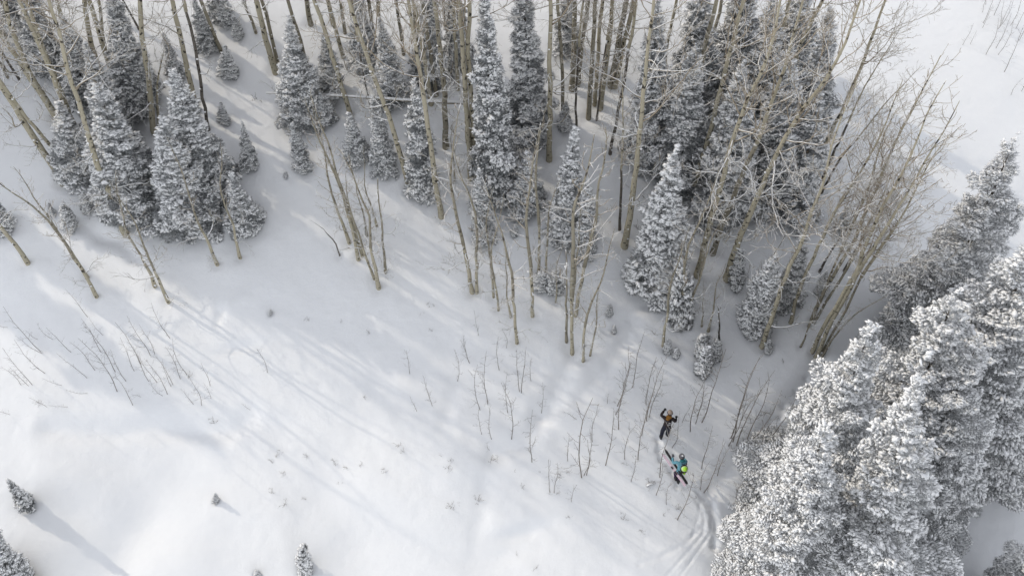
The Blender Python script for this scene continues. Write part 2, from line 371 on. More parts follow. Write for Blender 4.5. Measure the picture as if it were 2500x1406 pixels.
LIMBS = []
for i in range(9):
    rng = np.random.default_rng(100 + i); mb = MB(); L = 2.2
    grow(mb, rng, np.zeros(3), np.array([1, 0, rng.uniform(-0.1, 0.45)]), L, 0.036, 2, up=rng.uniform(-0.1, 0.5), kink=0.26, dens=3.1, rmin=0.005)
    LIMBS.append(mb.mesh('limb_%d' % i, [M['limb']]))
CROWNS = []; CH = 7.0; CR = 0.065
def crown_mesh(seed, nbr, spread, dens, mname):
    rng = np.random.default_rng(seed); mb = MB(); n = 14
    P = [np.zeros(3)]; d = np.array([0, 0, 1.0])
    for i in range(n - 1):
        d = d + rng.normal(size=3) * 0.055 * np.array([1, 1, 0]); d[2] = 1; P.append(P[-1] + d / np.linalg.norm(d) * CH / (n - 1))
    P = np.array(P); P[:, :2] -= np.outer(np.linspace(0, 1, n), P[-1, :2]) * 0.7
    rad = np.linspace(CR, 0.01, n); mb.tube(P, rad, 7, 1)
    for b in range(nbr):
        f = ((b + rng.random()) / nbr) ** 0.9 * 0.96; k = f * (n - 1); i = min(int(k), n - 2); pt = P[i] + (P[i + 1] - P[i]) * (k - i)
        az = rng.random() * 6.28; el = R(rng.uniform(15, 50) + 15 * f); L = spread * (1.1 - 0.8 * f) * rng.uniform(0.6, 1.15)
        grow(mb, rng, pt, np.array([math.cos(az) * math.cos(el), math.sin(az) * math.cos(el), math.sin(el)]), L, max(0.010, rad[i] * 0.42), 2, up=0.35, kink=0.17, dens=dens)
    return mb.mesh('crown_%d' % seed, [M[mname], M['aspen' if nbr > 18 else 'greybark']])
for i in range(6): CROWNS.append(crown_mesh(200 + i, 30, 2.5, 3.3, 'twig'))
POLES = [crown_mesh(300 + i, 18, 1.5, 3.2, 'twig') for i in range(4)]      # slender young trees
SAPS = []
for i in range(9):   # saplings 3 m tall, fine stem with few short twigs
    rng = np.random.default_rng(400 + i); mb = MB(); n = 12; P = [np.array([0, 0, -0.4])]; d = np.array([0, 0, 1.0])
    for k in range(n - 1):
        d = d + rng.normal(size=3) * 0.05 * np.array([1, 1, 0]); d[2] = 1; P.append(P[-1] + d / np.linalg.norm(d) * 3.4 / (n - 1))
    P = np.array(P); P[:, :2] -= np.outer(np.linspace(0, 1, n), P[-1, :2]); rad = np.linspace(0.016, 0.004, n); mb.tube(P, rad, 5)
    stem = mb.mesh('sapling_stem_%d' % i, [M['twigdark']]) if 'twigdark' in M else None
    if stem is None:
        M['twigdark'] = bark('sapling_bark', (0.14, 0.127, 0.115), (0.26, 0.235, 0.21), (0.09, 0.08, 0.07), 0.7)
        stem = mb.mesh('sapling_stem_%d' % i, [M['twigdark']])
    mb = MB()
    for b in range(12 + i % 3 * 3):
        k = 2.5 + (n - 3.6) * ((b + rng.random()) / (13 + i % 3 * 3)); j = int(k); pt = P[j] + (P[j + 1] - P[j]) * (k - j)
        az = rng.random() * 6.28; L = rng.uniform(0.15, 0.55) * (1.15 - 0.6 * k / n)
        grow(mb, rng, pt, np.array([math.cos(az), math.sin(az), rng.uniform(0.3, 1.1)]), L, 0.0055, 1, up=0.3, kink=0.2, dens=5.5, rmin=0.003)
    SAPS.append((stem, mb.mesh('sapling_twigs_%d' % i, [M['twigdark']])))
TUFTS = []
for i in range(6):   # little twigs poking out of the snow
    rng = np.random.default_rng(500 + i); mb = MB()
    for b in range(2 + i % 4):
        az = rng.random() * 6.28; grow(mb, rng, np.array([0, 0, -0.1]), np.array([math.cos(az) * .6, math.sin(az) * .6, rng.uniform(0.5, 1.4)]), rng.uniform(0.35, 0.8), 0.010, 1, kink=0.28, dens=4)
    TUFTS.append(mb.mesh('tuft_%d' % i, [M['twigdark']]))

WELLS = []
ORD = ['leftmost', 'second', 'third', 'fourth', 'fifth', 'sixth', 'seventh', 'eighth', 'ninth', 'tenth', 'eleventh', 'twelfth', 'thirteenth', 'fourteenth',
       'fifteenth', 'sixteenth', 'seventeenth', 'eighteenth', 'nineteenth', 'twentieth', 'twenty-first', 'twenty-second', 'twenty-third', 'twenty-fourth',
       'twenty-fifth', 'twenty-sixth', 'twenty-seventh', 'twenty-eighth', 'twenty-ninth', 'thirtieth', 'thirty-first', 'thirty-second', 'thirty-third',
       'thirty-fourth', 'thirty-fifth', 'thirty-sixth', 'thirty-seventh', 'thirty-eighth', 'thirty-ninth', 'fortieth']
def ordtxt(i, n): return 'leftmost' if i == 0 else ('rightmost' if i == n - 1 else ORD[i] + ' from left')
def rotz(v, a): return np.array([v[0] * math.cos(a) - v[1] * math.sin(a), v[0] * math.sin(a) + v[1] * math.cos(a), v[2]])

def aspen(pts, wpx, label, group, Htot=None, bk='aspen', limbs=5, crown='A', seed=0, name='aspen_tree'):
    rng = np.random.default_rng(seed); base = hit(*pts[0])
    P = [base]
    for q in pts[1:]: P.append(up_at(base, *q))
    P = [p for i, p in enumerate(P) if i == 0 or p[2] > P[0][2] + 0.2]
    P = np.array(P); P[1:, 1] += np.cumsum(rng.normal(size=len(P) - 1) * 0.08)
    hh = P[-1][2] - base[2]
    if Htot is None: Htot = hh                      # tip is in view
    if hh < Htot - 0.5:                              # goes on above the frame
        d = P[-1] - P[max(0, len(P) - 3)]; d /= np.linalg.norm(d); ext = []; q = P[-1]
        for i in range(3):
            d = d * 0.75 + np.array([0, 0, 0.25]); d /= np.linalg.norm(d); q = q + d * (Htot - hh) / 3 / max(d[2], .5); ext.append(q)
        P = np.vstack([P, ext])
    Z = P[:, 2] - base[2]; Ht = Z[-1]
    # smooth resample
    zz = np.linspace(0, Ht, max(8, int(Ht * 1.6)))
    X = np.interp(zz, Z, P[:, 0]) - base[0]; Y = np.interp(zz, Z, P[:, 1]) - base[1]
    for _ in range(2):
        X[1:-1] = (X[:-2] + 2 * X[1:-1] + X[2:]) / 4; Y[1:-1] = (Y[:-2] + 2 * Y[1:-1] + Y[2:]) / 4
    X[1:] += 0.02 * rng.normal(size=len(X) - 1); Y[1:] += 0.02 * rng.normal(size=len(X) - 1)
    Q = np.stack([X, Y, zz], 1)
    cf = {'A': 0.42, 'P': 0.30, 'N': 1.0, 'H': 0.62}[crown]; hc = Ht * cf; r0 = max(0.016, px2m(wpx, base) / 2)
    sc = (Ht - hc) / CH if crown != 'N' else 0; rc = min(CR * sc, r0 * 0.75) if sc else r0 * 0.3
    keep = Q[:, 2] <= hc + 0.01; T = Q[keep]
    if T[-1, 2] < hc - 0.05: T = np.vstack([T, [np.interp(hc, zz, X), np.interp(hc, zz, Y), hc]])
    u = T[:, 2] / hc; rad = r0 + (rc - r0) * u ** 0.9; rad[0] *= 1.12
    T = np.vstack([T[0] - np.array([0, 0, 0.6]), T]); rad = np.insert(rad, 0, rad[0] * 1.1)
    e = empty(name, base); tag(e, label, 'tree', group)
    mb = MB(); mb.tube(T, rad, 9 if r0 > 0.06 else 6)
    for k in range(int(hc * 1.6) if r0 > 0.05 else 0):  # branch stubs capped with snow
        i = rng.integers(2, len(T) - 1) if len(T) > 3 else 1; az = rng.random() * 6.28; f = rng.random()
        c = T[i - 1] * (1 - f) + T[i] * f; rr = rad[i]; d = np.array([math.cos(az), math.sin(az), 0.25]); s = rng.uniform(0.03, 0.075) * min(1.2, r0 / 0.1 + .3)
        mb.tube(np.array([c + d * rr * 0.8, c + d * (rr + s * 0.5), c + d * (rr + s * 1.2)]), [s * 0.35, s * 0.3, s * .22], 5)
        ellip(mb, c + d * (rr + s * 0.5) + np.array([0, 0, s * 0.45]), (s * 0.75, s * 0.7, s * 0.55), 1, 6, 4)
    me = mb.mesh('trunk', [M[bk], M['snow']]); link('trunk', me, e)
    if sc:
        a = np.array([np.interp(hc, zz, X), np.interp(hc, zz, Y), hc]); b = Q[-1]; d = Vector(b - a).normalized()
        lib = CROWNS if crown in 'AH' else POLES
        o = link('crown', lib[rng.integers(len(lib))], e); o.location = a
        o.rotation_mode = 'QUATERNION'; o.rotation_quaternion = Vector((0, 0, 1)).rotation_difference(d) @ Quaternion((0, 0, 1), rng.random() * 6.28)
        wxy = sc * (1.0 if crown in 'AH' else 1.1); L = (b - a) @ np.array(d); o.scale = (max(wxy, rc / CR), max(wxy, rc / CR), L / CH)
    for k in range(limbs):
        hz = rng.uniform(0.22 if crown != 'N' else 0.3, 1.0) * (hc if sc else hc * 0.95); az = rng.random() * 6.28
        c = np.array([np.interp(hz, zz, X), np.interp(hz, zz, Y), hz])
        o = link('limb', LIMBS[rng.integers(len(LIMBS))], e); o.location = c; s = rng.uniform(0.55, 1.15) * min(1.15, 0.35 + r0 * 5)
        o.rotation_euler = (rng.normal() * 0.25, rng.normal() * 0.15, az); o.scale = (s, s, s)
    WELLS.append((base[0], base[1], 0.16 + r0 * 1.6, 0.05 + r0 * 0.6))
    return e

def fir(bx, by, tx, ty, hwpx, kind, label, group=None, seed=0, name='fir_tree', vis_trunk=0.0):
    rng = np.random.default_rng(seed + 7); base = hit(bx, by); tip = up_at(base, tx, ty); v = tip - base; h = np.linalg.norm(v)
    w = px2m(hwpx, base); ph, pr, cr, tr = FIR[kind][seed % len(FIR[kind])]
    e = empty(name, base - np.array([0, 0, 0.04 * h])); tag(e, label, 'tree' if kind not in ('small', 'bush') else 'small tree', group)
    d = Vector(v).normalized(); lean = Vector((0, 0, 1)).rotation_difference(d)
    e.rotation_mode = 'QUATERNION'; e.rotation_quaternion = Quaternion().slerp(lean, 1.0) @ Quaternion((0, 0, 1), rng.random() * 6.28)
    k = w / pr; zc = h * 1.03 / ph; e.scale = (k, k, zc)
    link('crown', cr, e); link('trunk', tr, e)
    WELLS.append((base[0], base[1], w * 0.95, min(0.35, 0.10 + 0.10 * w)))
    return e

def sapling(bx, by, tx, ty, label, group, seed=0, thick=1.0, name='bare_sapling'):
    rng = np.random.default_rng(seed + 17); base = hit(bx, by); tip = up_at(base, tx, ty); v = tip - base; h = max(0.4, np.linalg.norm(v))
    e = empty(name, base); tag(e, label, 'sapling', group)
    e.rotation_mode = 'QUATERNION'; e.rotation_quaternion = Vector((0, 0, 1)).rotation_difference(Vector(v).normalized()) @ Quaternion((0, 0, 1), rng.random() * 6.28)
    k = (h / 3.0); w = (0.62 * k + 0.38) * thick; e.scale = (w, w, k)
    a, b = SAPS[seed % len(SAPS)]; link('stem', a, e); link('twigs', b, e)
    return e

# ------------------------------------------------------------------ aspens: (foot and points up the trunk in photo pixels), width at foot, options
G1 = ('upper-left grove', 'tall aspens of the upper-left grove')
def batch(rows, where, group, look=None, seed0=0, **kw):
    order = sorted(range(len(rows)), key=lambda i: rows[i][0][0][0]); rank = {i: r for r, i in enumerate(order)}; n = len(rows)
    for i, row in enumerate(rows):
        pts, w = row[0], row[1]; o = dict(kw); o.update(row[2] if len(row) > 2 else {})
        lk = o.pop('look', None) or ('dark thin' if o.get('bk') == 'deadbark' else ('stout pale' if w >= 15 else ('slender grey' if w < 9 else 'pale')))
        lab = o.pop('label', None) or '%s aspen, foot %s %s' % (lk, ordtxt(rank[i], n), where)
        aspen(pts, w, lab, group, seed=seed0 + i, **o)

batch([
 ([(150,440),(50,285),(0,200),(-60,110)], 17, dict(Htot=18, limbs=7, label='stout leaning aspen at the left edge, foot clear of the firs')),
 ([(179,433),(125,360),(68,297),(20,225)], 9, dict(Htot=14)),
 ([(17,187),(0,153),(-20,110)], 6, dict(Htot=10, bk='greybark')),
 ([(44,190),(22,150),(0,115),(-30,60)], 6, dict(Htot=10, bk='deadbark')),
 ([(60,172),(30,120),(0,70)], 7, dict(Htot=12, bk='greybark')),
 ([(128,273),(75,190),(30,120),(-40,20)], 14, dict(Htot=16)),
 ([(138,285),(68,178),(34,90),(10,0),(0,-40)], 13, dict(Htot=17)),
 ([(205,395),(160,250),(116,143),(85,78),(51,0)], 14, dict(Htot=18)),
 ([(190,330),(145,210),(100,95),(65,0)], 12, dict(Htot=17)),
 ([(300,560),(280,508),(232,403),(205,314),(181,222),(143,119),(130,68),(116,0)], 15, dict(Htot=18, limbs=10)),
 ([(172,110),(155,50),(143,0)], 8, dict(Htot=14)),
 ([(78,165),(55,110),(30,60)], 6, dict(Htot=12, bk='greybark')),
 ], 'in the grove at the upper-left corner', 'tall aspens of the upper-left grove', seed0=1000)
batch([
 ([(265,215),(239,164),(215,80),(205,0)], 13, dict(Htot=17)),
 ([(290,235),(252,112),(235,50),(222,0)], 13, dict(Htot=17)),
 ([(278,190),(252,110),(238,0)], 8, dict(Htot=15)),
 ([(375,320),(358,170),(341,68),(345,0)], 14, dict(Htot=18, limbs=8, label='straight pale aspen rising in front of the two upper-left firs')),
 ([(386,305),(382,212),(392,170),(398,122)], 7, dict(crown='N', limbs=6, look='snapped forked')),
 ([(478,262),(447,120),(430,50),(423,0)], 13, dict(Htot=18, limbs=6)),
 ([(508,314),(491,205),(478,120),(447,0)], 8, dict(Htot=16, bk='deadbark')),
 ([(539,123),(512,61),(488,0)], 9, dict(Htot=15, bk='greybark')),
 ([(624,78),(605,30),(594,0)], 7, dict(Htot=14, bk='greybark')),
 ([(338,70),(318,35),(300,0)], 5, dict(Htot=9, bk='deadbark')),
 ([(302,60),(292,25),(285,-10)], 9, dict(Htot=15, bk='greybark')),
 ([(176,165),(150,80),(140,20)], 7, dict(Htot=14)),
 ], 'of those between the upper-left firs', 'aspens between the upper-left firs', seed0=1100)
batch([
 ([(672,173),(644,85),(627,0)], 15, dict(Htot=18, limbs=5, label='stout aspen on open snow left of the top centre, nearer of two')),
 ([(676,147),(655,60),(632,-20)], 9, dict(Htot=16, bk='greybark', label='thinner aspen close behind the stout one on open snow')),
 ([(746,150),(726,75),(702,0)], 9, dict(Htot=16, bk='greybark')),
 ([(758,57),(750,20),(748,-20)], 12, dict(Htot=16, bk='greybark')),
 ([(856,285),(838,222),(811,147),(790,75),(763,0)], 12, dict(Htot=17, limbs=9)),
 ([(837,135),(815,60),(800,0)], 10, dict(Htot=16)),
 ([(999,457),(978,375),(948,273),(917,198),(893,130),(872,55),(855,0)], 13, dict(Htot=18, limbs=11, label='curving pale aspen whose foot stands right of a narrow fir')),
 ([(1077,525),(1067,471),(1057,403),(1040,290),(1026,191),(1002,85),(995,0)], 14, dict(Htot=18, limbs=9, label='tall aspen with its foot on the sunlit strip, upper centre')),
 ([(1088,355),(1087,239),(1074,102),(1064,0)], 15, dict(Htot=18, bk='greybark', limbs=7)),
 ([(1150,428),(1135,205),(1128,100),(1125,0)], 15, dict(Htot=19, limbs=7, label='left one of the two touching stout aspens, upper centre')),
 ([(1160,424),(1147,205),(1142,100),(1142,0)], 13, dict(Htot=19, limbs=5, label='right one of the two touching stout aspens, upper centre')),
 ([(866,105),(862,55),(855,0)], 12, dict(Htot=16, bk='greybark')),
 ([(893,95),(886,40),(880,-10)], 9, dict(Htot=15, bk='greybark')),
 ([(920,112),(905,50),(902,0)], 10, dict(Htot=15, bk='greybark')),
 ([(1052,250),(1035,120),(1008,0)], 11, dict(Htot=17)),
 ([(1064,226),(1046,100),(1030,-10)], 10, dict(Htot=17, bk='greybark')),
 ([(1103,130),(1090,60),(1082,0)], 9, dict(Htot=15, bk='greybark')),
 ([(842,78),(836,35),(830,-10)], 8, dict(Htot=14, bk='greybark')),
 ([(905,268),(890,190),(878,130),(868,60)], 5, dict(Htot=10, bk='deadbark')),
 ([(1032,205),(1018,110),(1010,20)], 8, dict(Htot=15, bk='greybark')),
 ([(985,130),(975,60),(968,0)], 8, dict(Htot=15, bk='greybark')),
 ([(942,160),(930,80),(922,0)], 8, dict(Htot=15, bk='greybark')),
 ([(1118,215),(1112,110),(1105,0)], 9, dict(Htot=15)),
 ([(812,60),(802,20),(795,-20)], 8, dict(Htot=14, bk='greybark')),
 ], 'in the stand left of the top centre', 'aspens in the stand left of the top centre', seed0=1200)
batch([
 ([(1341,385),(1342,325),(1342,137),(1345,0)], 14, dict(Htot=18, limbs=6)),
 ([(1375,300),(1373,170),(1366,70),(1358,0)], 9, dict(Htot=16, bk='greybark')),
 ([(1396,215),(1400,120),(1404,0)], 14, dict(Htot=17, bk='greybark')),
 ([(1412,200),(1420,110),(1438,0)], 13, dict(Htot=17, bk='greybark')),
 ([(1407,318),(1407,250),(1408,170),(1418,80)], 6, dict(Htot=12, bk='deadbark')),
 ([(1437,285),(1445,135),(1452,0)], 12, dict(Htot=17, bk='greybark')),
 ([(1452,250),(1462,100),(1472,0)], 10, dict(Htot=17)),
 ([(1466,262),(1480,137),(1490,50),(1493,0)], 13, dict(Htot=17, limbs=6)),
 ([(1492,203),(1510,100),(1530,0)], 16, dict(Htot=18, bk='greybark')),
 ([(1503,205),(1525,100),(1547,0)], 12, dict(Htot=18)),
 ([(1490,372),(1512,266),(1526,188),(1540,85),(1560,0)], 8, dict(Htot=15, bk='deadbark')),
 ([(1513,559),(1516,460),(1518,341),(1513,273)], 7, dict(Htot=10, bk='deadbark', limbs=3)),
 ([(1525,597),(1540,511),(1554,392),(1568,273),(1595,137),(1604,0)], 17, dict(Htot=18, limbs=12, label='stout branchy aspen left of the round snowy fir, centre right')),
 ([(1670,350),(1711,164),(1725,102),(1750,0)], 15, dict(Htot=18, bk='greybark', limbs=5)),
 ([(1684,480),(1731,341),(1752,239),(1772,171),(1800,70),(1813,0)], 15, dict(Htot=18, limbs=7)),
 ([(1457,290),(1470,180),(1485,90)], 5, dict(Htot=11, bk='deadbark')),
 ([(1380,120),(1378,50),(1372,-20)], 7, dict(Htot=14, bk='greybark')),
 ([(1622,160),(1640,60),(1652,0)], 8, dict(Htot=15)),
 ([(1735,110),(1755,40),(1765,0)], 9, dict(Htot=15, bk='greybark')),
 ], 'in the stand right of the top centre', 'aspens in the stand right of the top centre', seed0=1300)
batch([
 ([(1704,668),(1718,597),(1752,494),(1772,427),(1803,273),(1830,171),(1872,0)], 17, dict(Htot=18, limbs=10)),
 ([(1742,614),(1772,528),(1800,460),(1827,392),(1880,290),(1910,190),(1950,80)], 14, dict(Htot=17, bk='greybark', limbs=6)),
 ([(1776,675),(1793,607),(1837,494),(1880,390),(1942,273),(1993,154),(2031,51)], 18, dict(Htot=18, limbs=12, label='stoutest leaning aspen, left of the two small firs, right of centre')),
 ([(1862,842),(1887,767),(1921,665),(1962,562),(1997,494),(2040,400),(2085,290)], 12, dict(Htot=15, limbs=6)),
 ([(1932,784),(1945,733),(1976,658),(2003,597),(2041,528),(2080,450),(2120,350)], 9, dict(Htot=14, limbs=5)),
 ([(1985,774),(2007,709),(2044,641),(2078,573),(2106,518),(2140,460),(2174,386),(2218,297),(2263,191),(2290,130)], 9, dict(limbs=2)),
 ([(1990,783),(2024,725),(2060,665),(2088,610),(2130,520)], 7, dict(Htot=11, bk='greybark', limbs=2)),
 ([(1986,853),(2014,791),(2051,723),(2099,631),(2133,579),(2167,511),(2191,460),(2229,392),(2263,307),(2304,190)], 10, dict(limbs=3)),
 ([(1995,866),(2031,791),(2078,699),(2126,614),(2160,552),(2201,480),(2232,403),(2270,348),(2340,240)], 10, dict(limbs=3)),
 ([(2007,870),(2024,835),(2058,798),(2095,767),(2153,719),(2170,705)], 6, dict(crown='P', bk='greybark', limbs=1, look='arching thin')),
 ([(2002,661),(2027,614),(2055,579),(2082,535),(2110,480)], 6, dict(crown='N', bk='deadbark', limbs=2)),
 ([(2063,658),(2085,610),(2106,579),(2140,549),(2175,500),(2230,400)], 7, dict(bk='deadbark', limbs=1)),
 ([(1956,844),(1976,791),(1990,726),(2000,690)], 5, dict(crown='P', bk='greybark', limbs=1)),
 ([(2007,440),(2037,362),(2072,297),(2106,218),(2153,150),(2200,60)], 7, dict(bk='deadbark', limbs=2)),
 ([(2008,466),(2051,389),(2078,355),(2119,324),(2153,287),(2200,240),(2260,160)], 6, dict(bk='deadbark', limbs=1)),
 ([(1992,405),(2014,358),(2051,290),(2085,212),(2119,137),(2143,68),(2167,0)], 10, dict(Htot=14, limbs=3)),
 ([(1860,324),(1890,265),(1915,205),(1945,135),(1973,82),(2003,0)], 11, dict(Htot=16, limbs=5)),
 ([(1838,260),(1865,175),(1887,130),(1911,68),(1930,0)], 10, dict(Htot=16, limbs=4)),
 ([(1975,795),(2020,700),(2062,600),(2100,500),(2150,400),(2210,280)], 6, dict(limbs=1, bk='greybark')),
 ([(2010,855),(2060,760),(2110,660),(2180,540),(2260,420),(2330,330)], 6, dict(limbs=1, bk='greybark')),
 ], 'of the leaning stand right of centre', 'leaning aspens right of centre', seed0=1400)
batch([
 ([(852,590),(825,511),(801,460),(767,375),(753,307),(742,270)], 9, {}),
 ([(874,630),(859,555),(838,494),(821,460),(790,392),(767,290),(757,225)], 9, {}),
 ([(884,620),(866,560),(845,500),(830,450),(811,392),(780,300),(768,215)], 8, {}),
 ([(913,678),(886,607),(866,538),(850,490),(838,400)], 7, {}),
 ([(924,700),(910,630),(893,562),(872,487),(866,430),(859,392),(840,330)], 11, dict(limbs=6, label='front aspen of the sunlit centre clump, foot nearest the camera')),
 ([(919,550),(900,477),(879,410),(870,350)], 6, {}),
 ([(941,663),(934,580),(924,494),(922,450),(921,435)], 7, dict(crown='N', limbs=2, bk='greybark')),
 ([(829,622),(816,590),(804,580),(780,555),(753,544)], 4, dict(crown='N', limbs=1, bk='deadbark', look='bowed dead')),
 ([(896,575),(880,500),(870,440),(855,380)], 6, dict(bk='greybark')),
 ], 'in the clump left of centre', 'thin aspens in the clump left of centre', seed0=1500, limbs=3, crown='P')
batch([
 ([(1152,709),(1142,637),(1128,580),(1122,460),(1108,341),(1105,230)], 11, dict(limbs=6)),
 ([(1164,711),(1166,665),(1163,607),(1149,460),(1143,390),(1140,330)], 8, dict(limbs=3)),
 ([(1205,723),(1202,680),(1197,597),(1197,511),(1199,450)], 6, dict(limbs=3)),
 ([(1217,755),(1207,682),(1200,620),(1198,540),(1204,470)], 6, dict(limbs=2)),
 ([(1262,835),(1254,733),(1243,672),(1228,597),(1215,511),(1208,430)], 8, dict(limbs=5)),
 ([(1247,772),(1236,720),(1228,660),(1226,600)], 6, dict(limbs=2)),
 ([(1300,769),(1298,648),(1296,528),(1295,460),(1301,392),(1292,290)], 9, dict(limbs=4)),
 ([(1315,660),(1318,569),(1313,460),(1318,307),(1322,230)], 7, dict(limbs=3)),
 ([(1329,670),(1339,579),(1363,511),(1366,420)], 6, dict(limbs=2)),
 ([(1383,832),(1382,699),(1383,607)], 7, dict(crown='N', limbs=2, look='snapped-off grey', bk='greybark')),
 ([(1397,861),(1395,767),(1404,631),(1417,528),(1428,460),(1441,341),(1446,270)], 9, dict(limbs=5)),
 ([(1406,767),(1424,665),(1438,579),(1448,460),(1458,375),(1476,280)], 9, dict(limbs=4)),
 ([(1424,880),(1426,818),(1441,743),(1475,692),(1482,630),(1486,560)], 7, dict(limbs=4)),
 ([(1441,866),(1455,801),(1462,740),(1470,690)], 5, dict(limbs=2)),
 ([(1268,490),(1275,420),(1272,350)], 5, dict(limbs=3)),
 ([(1110,440),(1105,360),(1100,290)], 5, dict(limbs=3)),
 ([(1396,760),(1408,640),(1420,560),(1430,500)], 6, dict(limbs=3)),
 ([(1357,735),(1362,660),(1372,600)], 4, dict(limbs=2)),
 ], 'in the row of thin trees at centre', 'thin young aspens in the row at centre', seed0=1600, crown='P')
batch([
 ([(1619,842),(1632,750),(1643,665),(1653,607),(1665,540)], 7, dict(limbs=4)),
 ([(1656,788),(1673,682),(1687,597),(1711,477),(1722,400)], 10, dict(limbs=5)),
 ([(1673,788),(1690,716),(1731,641),(1752,590),(1775,520)], 8, dict(limbs=3)),
 ([(1730,806),(1752,716),(1762,665),(1770,630)], 7, dict(limbs=3)),
 ([(1714,794),(1721,723),(1712,690)], 5, dict(limbs=1)),
 ([(1757,839),(1755,801),(1760,767),(1750,745)], 6, dict(crown='N', limbs=1, bk='deadbark', look='broken black')),
 ([(1660,795),(1663,750),(1668,700)], 4, dict(limbs=1)),
 ([(1840,740),(1856,690),(1880,640),(1912,560)], 9, dict(limbs=4)),
 ], 'beside the white bushes right of centre', 'thin aspens beside the white bushes', seed0=1700, crown='P')
batch([
 ([(234,722),(205,660),(160,590),(110,520),(70,470),(20,420),(-20,370)], 9, dict(limbs=4)),
 ([(212,675),(180,620),(140,560),(90,495),(50,440),(10,395)], 8, dict(limbs=3)),
 ([(66,640),(40,598),(5,560),(-40,500)], 11, dict(Htot=12, limbs=3)),
 ([(410,735),(372,655),(342,590),(328,560),(300,505),(268,440)], 9, dict(limbs=5)),
 ([(377,697),(350,640),(325,590),(312,545),(290,480),(262,420)], 9, dict(limbs=4)),
 ([(529,643),(505,580),(488,545),(460,480),(430,400),(395,330)], 9, dict(limbs=4)),
 ([(585,627),(570,560),(550,480),(525,400),(512,330)], 8, dict(limbs=4)),
 ], 'on the open snow at left', 'aspens standing alone on the left snow', seed0=1800, crown='P')

